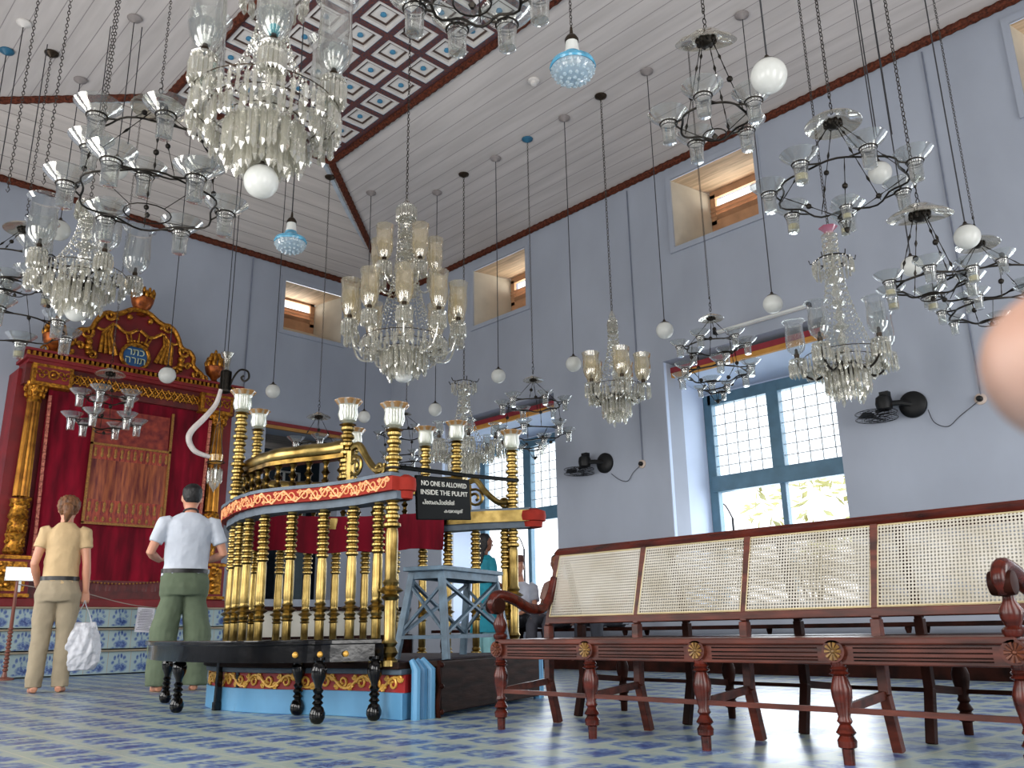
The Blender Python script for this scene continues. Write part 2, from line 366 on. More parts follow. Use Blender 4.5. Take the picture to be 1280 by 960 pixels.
# ark wall
DO = (6.27, 7.62, 0.95, 3.62); VA = (6.45, 7.56, 5.25, 6.12)
w = MB()
for a, b, c, d in wallgrid([DO, VA], XL-.2, XW, 0, ZW):
    w.add([(a, YW, c), (b, YW, c), (b, YW, d), (a, YW, d)], [(3, 2, 1, 0)])
for a, b, c, d in (DO,):
    y1 = YW+.6
    w.add([(a, YW, c), (a, y1, c), (a, y1, d), (a, YW, d)], [(3, 2, 1, 0)]); w.add([(b, YW, c), (b, y1, c), (b, y1, d), (b, YW, d)], [(0, 1, 2, 3)])
    w.add([(a, YW, c), (b, YW, c), (b, y1, c), (a, y1, c)], [(0, 1, 2, 3)]); w.add([(a, YW, d), (b, YW, d), (b, y1, d), (a, y1, d)], [(3, 2, 1, 0)])
struct('wall_back', w, M_wall)
# the dim room seen beyond the opening in the ark wall
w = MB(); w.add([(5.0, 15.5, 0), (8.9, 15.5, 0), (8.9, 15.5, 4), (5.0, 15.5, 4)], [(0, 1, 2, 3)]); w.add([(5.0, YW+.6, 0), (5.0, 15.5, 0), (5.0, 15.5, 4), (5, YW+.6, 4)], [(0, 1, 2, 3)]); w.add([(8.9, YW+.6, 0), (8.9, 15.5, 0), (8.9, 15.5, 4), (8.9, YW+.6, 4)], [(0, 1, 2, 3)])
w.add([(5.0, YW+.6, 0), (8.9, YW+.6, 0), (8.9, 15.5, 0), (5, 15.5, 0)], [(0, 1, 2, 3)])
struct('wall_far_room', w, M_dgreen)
w = MB(); w.add([(5.0, YW+.6, 4), (8.9, YW+.6, 4), (8.9, 15.5, 4), (5, 15.5, 4)], [(0, 1, 2, 3)]); struct('ceiling_far_room', w, M_plankX)
# ceiling planes
c = MB(); c.add([(XW, YB, ZW), (XW, YW, ZW), (XB, YA, ZP), (XB, YB, ZP)], [(0, 1, 2, 3)]); c.add([(XL, YB, ZW), (XA, YB, ZP), (XA, YA, ZP), (XL, YW, ZW)], [(0, 1, 2, 3)])
struct('ceiling_long_slopes', c, M_plankY)
c = MB(); c.add([(XL, YW, ZW), (XA, YA, ZP), (XB, YA, ZP), (XW, YW, ZW)], [(0, 1, 2, 3)]); struct('ceiling_end_slope', c, M_plankX)
# coffered panel
cx = [5.293-.4405*i for i in range(5)]; cy = [9.18-.442*j for j in range(19)]
M_cofw = mat('coffer_white_paint', '#d8d4d0', 0.6, var=0.05); M_cofd = mat('coffer_rib_paint', '#5a2a1c', 0.6, var=0.6, scale=45, col2='#1f3040', bump=.5)
M_cofb = mat('coffer_blue_paint', '#3f7ea0', 0.6); M_cofk = mat('coffer_dark_line', '#4a3830', 0.6)
pn = MB(); pn.box(((XA+XB)/2, (YA+YB)/2, ZP+.055), (XB-XA, YA-YB, .02)); panel = struct('ceiling_coffered', pn, M_cofw)
rb = MB()
for i in range(6): x = 5.293+.22-.4405*i; rb.box((x, (YA+YB)/2, ZP+.02), (.07, YA-YB, .05))
for j in range(20): y = 9.18+.221-.442*j; rb.box(((XA+XB)/2, y, ZP+.019), (XB-XA, .07, .05))
rb.build('coffer_ribs', M_cofd, panel, False)
wh = MB(); kk = MB(); bl = MB(); bd = MB()
def sqring(mb, x, y, z, h, wd, t):
    for sx_, sy_ in ((1, 0), (-1, 0)): mb.box((x+sx_*h, y, z), (wd, 2*h+wd, t))
    for sx_, sy_ in ((0, 1), (0, -1)): mb.box((x, y+sy_*h, z), (2*h-wd, wd, t))
for x in cx:
    for y in cy:
        sqring(wh, x, y, ZP+.03, .160, .045, .04); sqring(kk, x, y, ZP+.042, .115, .018, .02)
        bl.lathe([(.02, ZP+.015), (.036, ZP+.025), (.03, ZP+.05)], (x, y, 0), 8)
        sqring(bd, x, y, ZP+.03, .187, .008, .045)
wh.build('coffer_frame', M_cofw, panel, False); kk.build('coffer_line', M_cofk, panel, False); bl.build('coffer_boss', M_cofb, panel); bd.build('coffer_bead', M_cofb, panel, False)
def rope(name, a, b, r, m, tilt=None):
    """twisted rope moulding"""
    a, b = Vector(a), Vector(b); L = (b-a).length; k = int(L/.06); mb = MB(); pts = [a+(b-a)*(i/k) for i in range(k+1)]
    mb.tube(pts, [r*(1.0 if i % 2 else .82) for i in range(k+1)], 8)
    return struct(name, mb, m, True)
rope('trim_1', (XW-.03, YB, ZW-.03), (XW-.03, YW-.03, ZW-.03), .055, M_trim)
rope('trim_2', (XL, YW-.03, ZW-.03), (XW-.03, YW-.03, ZW-.03), .055, M_trim)
rope('trim_3', (XB, YB, ZP-.015), (XB, YA, ZP-.015), .05, M_trim); rope('trim_4', (XA, YB, ZP-.015), (XA, YA, ZP-.015), .05, M_trim)
rope('trim_5', (XA, YA, ZP-.015), (XB, YA, ZP-.015), .05, M_trim)
rope('trim_6', (XB, YA, ZP-.02), (XW-.05, YW-.05, ZW-.02), .055, M_trim); rope('trim_7', (XA, YA, ZP-.02), (XL, YW-.05, ZW-.02), .055, M_trim)
b = MB()
for (p, q) in (((XB, YA), (XW, YW)), ((XA, YA), (XL, YW))):
    d = Vector((q[0]-p[0], q[1]-p[1])).normalized(); nn = Vector((-d.y, d.x))*.11
    for sg in (1,): b.bar((p[0]+nn.x*sg*(-1 if q[0] > 4 else 1)*-1, p[1]+nn.y*sg*(-1 if q[0] > 4 else 1)*-1, ZP-.01), (q[0]+nn.x, q[1]+nn.y, ZW+.01), .06, .02)
struct('trim_8', b, mat('pale_blue_board', '#b4bec8', .6))
# low step and skirting along the window wall
b = MB(); b.box((7.58+.53, 4.6, .05), (1.06, 12.2, .1)); struct('platform_step', b, mat('step_top_plaster', '#a8a6a6', .6))
b = MB(); b.box((7.565, 4.6, .052), (.03, 12.2, .104)); struct('trim_9', b, M_mahog2)
# arch-free window joinery, lintels
def window(n, h, yl, yr, zt, ztr):
    a, b_, c, d = h; x = 9.36
    root = thing('window_%d' % n, (0, 0, 0), None, None); root['kind'] = 'structure'
    lin = MB(); lin.box((XW+.16, (a+b_)/2, d-.10), (.06, b_-a-.02, .07)); lin.build('red_lintel_band', mat('lintel_red_%d' % n, '#8a2430', .6), root, False)
    lin = MB(); lin.box((XW+.165, (a+b_)/2, d-.165), (.05, b_-a-.02, .06)); lin.build('yellow_lintel_band', mat('lintel_yellow_%d' % n, '#c48a3c', .6), root, False)
    so = MB(); so.add([(XW+.19, a, d-.19), (XW+.19, b_, d-.19), (x, b_, zt+.03), (x, a, zt+.03)], [(0, 1, 2, 3)])
    so.add([(XW+.19, b_-.02, .55), (x-.02, yl+.06, .55), (x-.02, yl+.06, d-.1), (XW+.19, b_-.02, d-.1)], [(3, 2, 1, 0)])
    so.add([(XW+.01, b_-.004, .55), (XW+.19, b_-.02, .55), (XW+.19, b_-.02, d-.01), (XW+.01, b_-.004, d-.01)], [(3, 2, 1, 0)])
    so.add([(x, a-.2, zt+.0), (x, b_+.2, zt+.0), (x, b_+.2, d+.2), (x, a-.2, d+.2)], [(0, 1, 2, 3)])
    so.build('splayed_reveal', M_reveal, root, False)
    fr = MB()
    ym = (yl+yr)/2; zb = .6
    for y, w_ in ((yl, .12), (yr, .12)): fr.box((x, y, (zt+zb)/2), (.1, w_, zt-zb))
    fr.box((x, ym, (zt+ztr)/2), (.11, .16, zt-ztr)); fr.box((x, ym-.02, (zb+ztr)/2), (.09, .07, ztr-zb))
    fr.box((x, (yl+yr)/2, zt-.07), (.1, yl-yr, .14)); fr.box((x-.01, (yl+yr)/2, ztr-.02), (.13, yl-yr, .2)); fr.box((x, (yl+yr)/2, zb+.05), (.1, yl-yr, .1))
    fr.build('window_frame', M_blueframe, root, False, bevel=.008)
    ld = MB()
    for s0, s1 in ((yr+.06, ym-.08), (ym+.08, yl-.06)):
        for i in range(1, 5): y = s0+(s1-s0)*i/5; ld.box((x, y, (zt+ztr)/2), (.012, .009, zt-ztr))
        for j in range(1, 7): z = ztr+.08+(zt-.14-ztr-.08)*j/7; ld.box((x, (s0+s1)/2, z), (.012, s1-s0, .009))
    ld.build('lead_glazing_bars', mat('grey_lead_%d' % n, '#8b9096', .5), root, False)
    gp = MB(); gp.box((x+.02, (yl+yr)/2, (zt+ztr)/2), (.004, yl-yr, zt-ztr)); gp.build('pane', G_pane, root, False)
    return root
window(2, W2, 6.08, 4.22, 3.34, 2.19)
window(1, W1, 10.5, 8.4, 3.34, 2.15)
window(3, W3, 1.8, 0.0, 3.34, 2.19)
# ventilator niches
def vent(n, v, axis='x'):
    root = thing('window_%d' % n, (0, 0, 0), None, None); root['kind'] = 'structure'; a, b_, c, d = v; w0 = XW if axis == 'x' else YW
    def T(u, s, z): return (w0+u, s, z) if axis == 'x' else (s, w0+u, z)
    fr = MB()      # flat architrave
    for q in ((a-.07, b_+.07, d, d+.07), (a-.07, b_+.07, c-.07, c), (a-.07, a, c, d), (b_, b_+.07, c, d)):
        cc = T(-.01, (q[0]+q[1])/2, (q[2]+q[3])/2); dd = (.035, q[1]-q[0], q[3]-q[2]) if axis == 'x' else (q[1]-q[0], .035, q[3]-q[2]); fr.box(cc, dd)
    fr.build('architrave', M_wall, root, False)
    so = MB(); D = .75; lo, hi = (a, b_)
    bz = 5.6
    so.add([T(0, a, d-.01), T(0, b_, d-.01), T(D, b_, d+.02), T(D, a, d+.02)], [(0, 1, 2, 3)]); so.build('plank_soffit', M_planktan, root, False)
    so = MB()
    so.add([T(0, b_, c), T(D, b_-.12, c+.35), T(D, b_-.12, d), T(0, b_, d)], [(0, 1, 2, 3)]); so.add([T(0, a, c), T(D, a+.12, c+.35), T(D, a+.12, d), T(0, a, d)], [(0, 1, 2, 3)])
    so.add([T(0, a, c), T(0, b_, c), T(D, b_-.12, c+.35), T(D, a+.12, c+.35)], [(0, 1, 2, 3)]); so.build('splayed_side', M_cream, root, False)
    lv = MB(); s0, s1 = a+.12, b_-.12; m = (s0+s1)/2
    def bx(u, y0, y1, z0, z1, t=.05):
        cc = T(u, (y0+y1)/2, (z0+z1)/2); dd = (t, y1-y0, z1-z0) if axis == 'x' else (y1-y0, t, z1-z0); lv.box(cc, dd)
    bx(D, s0, s1, 6.1, d+.03); bx(D, s0, s1, c+.33, 5.76); bx(D, s0, s0+.08, 5.7, 6.15); bx(D, s1-.08, s1, 5.7, 6.15)
    for z in (5.8, 5.86, 5.92):
        cc = T(D, m, z); q = Matrix.Rotation(.7 if axis == 'x' else -.7, 3, 'Y' if axis == 'x' else 'X'); dd = (.1, s1-s0, .012) if axis == 'x' else (s1-s0, .1, .012)
        lv.box(cc, dd, 0, q)
    lv.build('louvre', mat('louvre_wood_%d' % n, '#b58a68', .6), root, False)
vent(4, V[0]); vent(5, V[1]); vent(6, V[2]); vent(7, VA, 'y')
# door opening joinery in the ark wall
root = thing('door_1', (0, 0, 0), None, None); root['kind'] = 'structure'; a, b_, c_, d = DO
l = MB(); l.box(((a+b_)/2+.02, YW-.015, d+.03), (b_-a+.1, .07, .055)); l.build('red_lintel_band', mat('door_lintel_red', '#7c2226', .6), root, False)
l = MB(); l.box(((a+b_)/2+.02, YW-.01, d-.025), (b_-a+.1, .06, .05)); l.build('yellow_lintel_band', mat('door_lintel_yellow', '#a87838', .6), root, False)
l = MB()
for x0 in (6.55, 7.35, 8.2):
    for k in range(4): l.box((x0+.17*k, 15.4, 3.25), (.03, .05, .62))
    for z in (2.95, 3.55): l.box((x0+.255, 15.4, z), (.54, .05, .03))
l.build('far_window_frame', M_white, root, False)
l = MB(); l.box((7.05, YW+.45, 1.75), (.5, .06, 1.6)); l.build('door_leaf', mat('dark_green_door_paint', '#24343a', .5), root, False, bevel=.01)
# wall bench along the ark wall right of the ark
b = thing('built_in_seat', (7.12, 11.85, 0), 'long pale built-in seat with dark rail along the ark wall', 'bench')
m = MB(); m.box((0, 0, .38), (2.96, .6, .76)); m.build('seat_base', M_cream, b, False); m = MB(); m.box((0, -.02, .79), (3.0, .66, .06)); m.build('seat_board', M_mahog2, b, False)
m = MB(); m.box((0, -.36, .2), (3.0, .1, .4)); m.build('foot_board', M_mahog2, b, False)
# long wooden seat along the window wall
b = thing('long_bench', (8.12, 4.9, .1), 'long dark wooden bench running along the window wall', 'bench')
m = MB(); m.box((0, 0, .335), (.5, 10.2, .04)); m.build('seat', M_mahog2, b, False, bevel=.008)
for y in (-4.9, -3.3, -1.6, 0, 1.6, 3.3, 4.9):
    for x in (-.2, .2):
      m = MB(); m.lathe([(.03, 0), (.035, .04), (.02, .07), (.035, .14), (.03, .22), (.02, .26), (.032, .3), (.032, .32)], (x, y, 0), 8)
      m.build('leg', M_mahog2, b)
# conduits on the walls
for (px, tops, bot, lab) in ((1155, (1150, 60), (1228, 498), 'thin grey conduit running down the wall to the right-hand socket'), (790, (783, 235), (803, 575), 'thin grey conduit running down the wall to the left-hand socket')):
    A = PX(*tops, XW-.015); B = PX(*bot, XW-.015); B.y = (A.y+B.y)/2; A.y = B.y
    m = MB(); m.tube([(XW-.015, A.y, ZW-.12), (XW-.015, A.y, B.z)], .008, 6); tag(m.build('cable_conduit', mat('conduit_grey', '#6d7484', .6)), lab, 'conduit')
A = PY(317, 318, YW-.015); m = MB(); m.tube([(A.x, YW-.015, ZW-.1), (A.x, YW-.015, 2.2)], .01, 6); tag(m.build('cable_conduit', mat('conduit_grey_b', '#7d8496', .6)), 'thin grey conduit running down the back wall right of the ark', 'conduit')
# ================================================================ TILED STEPS AND ARK
st = thing('tiled_steps', (2.6, 11.6, 0), 'three low steps faced with blue and white tiles below the red ark', 'steps')
for k, (y, z0, z1) in enumerate(((11.38, 0, .29), (11.44, .29, .545), (11.5, .545, .80))):
    m = MB(); m.box((0, (y-11.6)+.33, (z0+z1)/2), (5.9, .66, z1-z0-.03)); m.build('riser', M_steptile, st, False)
    m = MB(); m.box((0, (y-11.6)+.315, z1-.012), (5.92, .69, .024)); m.build('tread', mat('tread_edge_%d' % k, '#8f8470', .5), st, False, bevel=.006)
AY = 11.62
ark = thing('torah_ark', (4.05, AY, .8), 'tall carved red and gilded cabinet with a crimson curtain and crowned pediment', 'ark')
def ab(mb, x0, x1, y0, y1, z0, z1): return mb.box(((x0+x1)/2-4.05, (y0+y1)/2-AY, (z0+z1)/2-.8), (x1-x0, y1-y0, z1-z0))
m = MB(); ab(m, 2.62, 5.48, AY+.12, YW-.03, .8, 3.72); m.build('back_board', M_red, ark, False)
m = MB(); ab(m, 2.6, 5.5, AY-.06, AY+.3, .8, .9); m.build('red_plinth', M_red, ark, False, bevel=.01)
for x0, x1 in ((2.62, 3.02), (5.03, 5.46)):
    p = MB(); ab(p, x0, x1, AY-.06, AY+.14, .9, 1.4); pd = p.build('pedestal', M_red, ark, False, bevel=.008)
    p = MB(); ab(p, x0+.05, x1-.05, AY-.08, AY, .98, 1.32)
    cxm = (x0+x1)/2-4.05
    for i in range(14): p.ball((cxm+random.uniform(-.13, .13), -.09, .2+random.uniform(0, .33)-.0), random.uniform(.02, .045), 7, 5)
    p.build('gilded_relief', M_gold, ark)
    for z in (.93, 1.37):
        p = MB(); ab(p, x0-.01, x1+.01, AY-.09, AY+.1, z-.02, z+.02); p.build('gilded_molding', M_gold, ark, False)
for x in (2.82, 5.23):
    cx0 = x-4.05; yc = .02
    p = MB(); pr = []
    z = .6
    for i in range(10): pr += [(.105 if i % 2 else .09, z), (.118 if i % 3 == 0 else .1, z+.035)]; z += .07
    p.lathe(pr, (cx0, yc, 0), 14)
    for i in range(60):
        a = random.uniform(PI, 2*PI); zz = random.uniform(.66, 1.28); p.ball((cx0+.1*math.cos(a), yc+.1*math.sin(a), zz), random.uniform(.014, .03), 6, 4)
    c_ = p.build('carved_column_base', M_gold, ark)
    p = MB(); seg = 48; vs = []
    for k in range(2):
        for i in range(seg):
            a = 2*PI*i/seg; r = (.088, .072)[k]*(1+.07*math.cos(12*a)); vs.append((cx0+r*math.cos(a), yc+r*math.sin(a), (1.3, 2.5)[k]))
    p.add(vs, [(i, (i+1) % seg, seg+(i+1) % seg, seg+i) for i in range(seg)]); p.build('fluted_shaft', M_flute, ark)
    p = MB(); p.lathe([(.075, 2.48), (.09, 2.5), (.078, 2.53), (.09, 2.6), (.12, 2.68), (.14, 2.71), (.14, 2.74)], (cx0, yc, 0), 12)
    for i in range(10):
        a = 2*PI*i/10; 
        for zz, r in ((2.58, .1), (2.66, .115)): p.ball((cx0+r*math.cos(a+zz), yc+r*math.sin(a+zz), zz), .026, 6, 4, 1.6)
    p.build('leafy_capital', M_gold, ark)
# curtain: pleated sheet with its own thickness
def drape(name, x0, x1, z0, z1, y, amp, waves, m, parent, sag=0.0, thick=.012, nx=90, org=(4.05, AY, .8)):
    mb = MB(); vs = []; nz = 10
    for s in (0, thick):
        for j in range(nz+1):
            for i in range(nx+1):
                u = i/nx; v = j/nz; zz = z1+(z0-sag*math.sin(PI*u)-z1)*v
                a = amp*(.3+.7*v); yy = y+a*math.sin(waves*2*PI*u+1.3*math.sin(5*u))+a*.4*math.sin(waves*4.7*u+v*2)
                vs.append((x0+(x1-x0)*u-org[0], yy+s-org[1], zz-org[2]))
    n1 = (nz+1)*(nx+1); fs = []
    for j in range(nz):
        for i in range(nx):
            a = j*(nx+1)+i; fs += [(a, a+nx+1, a+nx+2, a+1), (n1+a, n1+a+1, n1+a+nx+2, n1+a+nx+1)]
    for i in range(nx): a = nz*(nx+1)+i; fs.append((a, n1+a, n1+a+1, a+1)); fs.append((i, i+1, n1+i+1, n1+i))
    for j in range(nz):
        a = j*(nx+1); fs.append((a, n1+a, n1+a+nx+1, a+nx+1)); a += nx; fs.append((a, a+nx+1, n1+a+nx+1, n1+a))
    mb.add(vs, fs); return mb.build(name, m, parent)
M_trimf = mat('rose_gold_braid', '#b8705a', .6, var=.4, scale=60, col2='#7a2a2a'); M_goldbr = mat('gold_braid', '#94662e', .5, .3, .3, 50)
cur = drape('velvet_curtain', 2.97, 5.1, 1.13, 3.5, AY+.02, .016, 7, M_velvet, ark, sag=.05)
for xa, xb, xc, xd in ((2.965, 3.005, 3.02, 3.06), (5.085, 5.115, 5.03, 5.06)):
    p = MB(); 
    for k in range(24):
        z0 = 1.2+(3.4-1.2)*k/24; z1 = 1.2+(3.4-1.2)*(k+1)/24; x = xa+(xc-xa)*(1-k/24); p.box((x+.02-4.05, .0-.01, (z0+z1)/2-.8), (.034, .03, (z1-z0)*.92))
    p.build('curtain_braid', M_trimf, cur if False else ark, False)
brc = mat('woven_brocade', '#96402a', .5, .2, .5, 9, .2, col2='#5e1220', stretch=(5, 5, .8)); brc2 = mat('gold_striped_brocade', '#8a4a2a', .45, .3, .5, 6, .2, col2='#52101a', stretch=(5, 5, .5))
drape('upper_brocade', 3.56, 4.53, 2.86, 3.34, AY-.008, .003, 2, mat('red_damask', '#7e3020', .5, .2, .5, 12, .2, col2='#5a1018'), ark)
drape('middle_brocade', 3.555, 4.55, 2.12, 2.84, AY-.014, .006, 3, brc2, ark)
def motif_band(z0, z1, n):
    drape('brocade_band', 3.55, 4.555, z0, z1, AY-.018, .004, 3, brc, ark); p = MB()
    for i in range(n):
        x = 3.6+(.92)*i/(n-1); p.lathe([(.001, z0+.02-.8), (.022, z0+.05-.8), (.012, (z0+z1)/2-.8), (.02, z1-.05-.8), (.001, z1-.02-.8)], (x-4.05, -.03, 0), 6, sy=.25)
    p.build('gold_motif', M_goldbr, ark)['kind'] = 'stuff'
motif_band(2.66, 2.84, 12); motif_band(1.95, 2.14, 11); motif_band(1.84, 1.95, 11)
p = MB()
for q in ((3.53, 3.56, 1.83, 3.4), (4.545, 4.575, 1.83, 3.4), (3.53, 4.575, 1.82, 1.85), (3.53, 4.575, 2.84, 2.87)): p.box(((q[0]+q[1])/2-4.05, -.026, (q[2]+q[3])/2-.8), (q[1]-q[0], .02, q[3]-q[2]))
p.build('gold_curtain_frame', M_goldbr, ark, False)
drape('curtain_fringe', 3.45, 4.75, 1.0, 1.13, AY+.0, .01, 12, M_darkred, ark)
p = MB()
for i in range(26): p.ball((3.5+1.1*i/25-4.05, -.035, 1.13-.04*math.sin(PI*i/25)-.8), .012, 6, 4)
p.build('fringe_bead', M_goldbr, ark)['kind'] = 'stuff'
p = MB(); ab(p, 2.9, 5.1, AY+.0, AY+.13, .9, 1.12); p.build('lower_red_panel', M_darkred, ark, False)
# entablature
p = MB(); ab(p, 2.66, 5.44, AY-.04, AY+.3, 3.5, 3.76); p.build('entablature', M_darkred, ark, False)
for x0, x1 in ((2.72, 3.2), (4.9, 5.38)):
    p = MB(); ab(p, x0, x1, AY-.12, AY+.1, 3.48, 3.78); eb = p.build('corner_block', M_gold, ark, False, bevel=.01)
    p = MB(); ab(p, x0+.05, x1-.05, AY-.135, AY-.1, 3.53, 3.72)
    p.build('red_inset', M_red, ark, False)
    p = MB(); xm = (x0+x1)/2-4.05
    p.ring((xm, -.14, 2.83), .055, .014, 14, 5, Matrix.Rotation(PI/2, 3, 'X'))
    for sgn in (-1, 1):
        for k in range(3): p.ring((xm+sgn*(.09+.04*k), -.14, 2.83+.02*(-1)**k), .03, .009, 10, 5, Matrix.Rotation(PI/2, 3, 'X'))
    p.ball((xm, -.14, 2.83), .03); p.build('gilded_rosette', M_gold, ark)
p = MB()
for i in range(19):
    x = 3.26+1.58*i/18-4.05; tl = Matrix.Rotation(PI/2, 3, 'X')
    p.ring((x, -.06, 2.84), .05, .011, 12, 5, tl); p.ball((x+.044, -.06, 2.84), .016, 6, 5)
    p.tube([(x-.05, -.06, 2.77), (x, -.07, 2.84), (x+.05, -.06, 2.91)], .009, 5); p.tube([(x-.05, -.06, 2.91), (x, -.07, 2.84), (x+.05, -.06, 2.77)], .009, 5)
p.build('gilded_frieze', M_gold, ark)
p = MB(); ab(p, 2.62, 5.48, AY-.16, AY+.3, 3.8, 3.84); ab(p, 2.66, 5.44, AY-.13, AY+.3, 3.76, 3.8); ab(p, 2.6, 5.5, AY-.18, AY+.3, 3.9, 3.93); p.build('cornice', M_red, ark, False)
p = MB()
for i in range(46): x = 2.64+2.82*i/45-4.05; p.box((x, -.15, 3.07), (.032, .05, .05))
p.build('dentil_row', M_gold, ark, False)['kind'] = 'stuff'
p = MB(); ab(p, 2.62, 5.48, AY-.17, AY-.15, 3.84, 3.845); ab(p, 2.7, 5.4, AY-.05, AY+.2, 3.93, 3.97); p.build('gilded_molding', M_gold, ark, False)
# pediment outline (half), a scrolling board
half = [(0, 4.80), (.12, 4.78), (.24, 4.70), (.34, 4.66), (.42, 4.66), (.50, 4.60), (.56, 4.50), (.60, 4.40), (.66, 4.36), (.74, 4.34), (.80, 4.26), (.80, 4.16), (.86, 4.10), (.94, 4.04), (.98, 3.96), (.98, 3.92), (0, 3.92)]
XC = 3.98
poly = [(XC+a, z) for a, z in half[:-1]]+[(XC-a, z) for a, z in half[:-1][::-1]]
p = MB(); n = len(poly); vs = [(x-4.05, .02, z-.8) for x, z in poly]+[(x-4.05, .1, z-.8) for x, z in poly]
p.add(vs, [tuple(range(n)), tuple(range(n, 2*n))[::-1]]+[(i, n+i, n+(i+1) % n, (i+1) % n) for i in range(n)]); p.build('pediment_board', M_red, ark, False)
def scroll2d(cx_, cz_, r0, turns, a0, sg, y, r, n=22):
    return [(cx_+sg*(r0*(1-.8*i/n))*math.cos(a0+turns*2*PI*i/n), y, cz_+(r0*(1-.8*i/n))*math.sin(a0+turns*2*PI*i/n)) for i in range(n+1)]
for sg in (1, -1):
    p = MB()
    rim = crom([(XC+sg*a-4.05, .0, z-.8) for a, z in half[:-2]], 4); p.tube(rim, .036, 7)
    p.build('gilded_rim', M_gold, ark)
    p = MB()
    for (a, z, r0, t_, a0) in ((.40, 4.62, .07, 1.2, 2.5), (.66, 4.32, .08, 1.2, 2.6), (.88, 4.02, .075, 1.3, 2.8), (.56, 4.02, .06, 1.2, .5), (.72, 4.12, .05, 1.1, .2)):
        p.tube(scroll2d(XC+sg*a-4.05, z-.8, r0, t_, a0, sg, -.02, .02), [.026*(1-.5*i/22) for i in range(23)], 6)
    for k in range(4):  # gathered drapery swags
        x0 = XC+sg*(.36+.035*k)-4.05; p.tube([(XC+sg*.34-4.05, -.02, 3.72), (x0, -.035, 3.55), (XC+sg*(.26+.07*k)-4.05, -.02, 3.28)], [.014, .022, .03], 6)
    p.tube(crom([(XC+sg*.02-4.05, -.02, 3.70), (XC+sg*.16-4.05, -.03, 3.62), (XC+sg*.32-4.05, -.02, 3.72)], 5), .024, 6)
    p.tube(crom([(XC+sg*.34-4.05, -.02, 3.72), (XC+sg*.45-4.05, -.03, 3.6), (XC+sg*.54-4.05, -.02, 3.62)], 5), .02, 6)
    for (a, z, r) in ((.62, 4.2, .05), (.62, 4.12, .055), (.62, 4.05, .035), (.14, 4.66, .04), (.30, 4.60, .03)): p.ball((XC+sg*a-4.05, -.02, z-.8), r, 8, 6)
    p.build('gilded_drapery', M_gold, ark)
p = MB()     # little crown above the medallion
for i in range(9):
    a = PI*i/8; p.ball((XC-4.05-.13*math.cos(a), -.04, 3.50+.03*math.sin(a)), .022, 7, 5)
    if i % 2 == 0: p.tube([(XC-4.05-.12*math.cos(a), -.04, 3.50), (XC-4.05-.17*math.cos(a), -.05, 3.60+.05*math.sin(a))], [.02, .008], 5)
p.tube([(XC-4.18, -.04, 3.47), (XC-4.05, -.05, 3.455), (XC-3.92, -.04, 3.47)], .02, 6); p.build('relief_crown', M_gold, ark)
tx = Matrix.Rotation(PI/2, 3, 'X')
p = MB(); p.lathe([(.17, -.03), (.17, .0)], (0, 0, 0), 32, sx=1.05, sy=.98); p.v = [tuple(tx @ Vector(v)+Vector((XC-.02-4.05, -.02, 3.31))) for v in p.v]; med = p.build('blue_medallion', mat('medallion_blue', '#2d5f96', .5), ark)
p = MB(); pts = [(XC-.02-4.05+.185*math.cos(2*PI*i/32), -.04, 3.31+.175*math.sin(2*PI*i/32)) for i in range(32)]; p.tube(pts, .026, 7, closed=True); p.build('medallion_frame', M_gold, ark)
def text(body, size, m, parent, loc, rot, font=None, extr=.003, align='CENTER', name='lettering', space=1.0, bold=0.0):
    cu = bpy.data.curves.new(name, 'FONT'); cu.body = body; cu.size = size; cu.extrude = extr; cu.align_x = align; cu.align_y = 'CENTER'; cu.space_line = .9; cu.space_character = space; cu.offset = bold
    if font: cu.font = font
    o = bpy.data.objects.new(name, cu); COL.objects.link(o); bpy.context.view_layer.update()
    me = bpy.data.meshes.new_from_object(o.evaluated_get(bpy.context.evaluated_depsgraph_get())); bpy.data.objects.remove(o)
    me.materials.clear(); me.materials.append(m); o = bpy.data.objects.new(name, me); COL.objects.link(o); o.parent = parent; o.location = loc; o.rotation_euler = rot; return o
import os
heb = None
fd = bpy.utils.system_resource('DATAFILES', path='fonts')
m_heb = mat('pale_gold_lettering', '#b9c4a8', .5)
for k, wd in enumerate(('\u05db\u05ea\u05e8', '\u05ea\u05d5\u05e8\u05d4')):
    try: text(wd[::-1], .135, m_heb, med, (XC-.02-4.05, -.056, 3.31+(.055, -.06)[k]), (PI/2, 0, 0), None, .004)
    except Exception as e: print('font', e)
# big crown and urns
def urn(x, z, s, crown):
    p = MB(); p.lathe([(.06*s, 0), (.09*s, .02*s), (.05*s, .06*s), (.07*s, .1*s), (.14*s, .16*s), (.17*s, .24*s), (.18*s, .30*s), (.16*s, .32*s)], (x-4.05, .03, z-.8), 14)
    bs = p.build('gilded_bowl', mat('orange_gilt', '#96501c', .42, .6, .4, 14, .3, col2='#5a2410'), ark)
    p = MB()
    for ring_, (r, zz, nn, rr) in enumerate(((.15, .36, 9, .045), (.12, .44, 8, .045), (.07, .52, 6, .045)) if not crown else ((.16, .36, 12, .035), (.17, .42, 12, .028), (.1, .36, 6, .05))):
        for i in range(nn): a = 2*PI*(i+.5*ring_)/nn; p.ball((x-4.05+r*s*math.cos(a), .03+r*s*math.sin(a), z-.8+zz*s), rr*s, 7, 5, 1.5 if not crown else 1.9)
    if not crown: p.ball((x-4.05, .03, z-.8+.60*s), .03*s, 7, 5, 2)
    p.build('gilded_flame_finial', M_gold, ark)
urn(4.0, 4.72, .85, True); urn(5.12, 3.96, .78, False); urn(2.95, 3.96, .8, False)
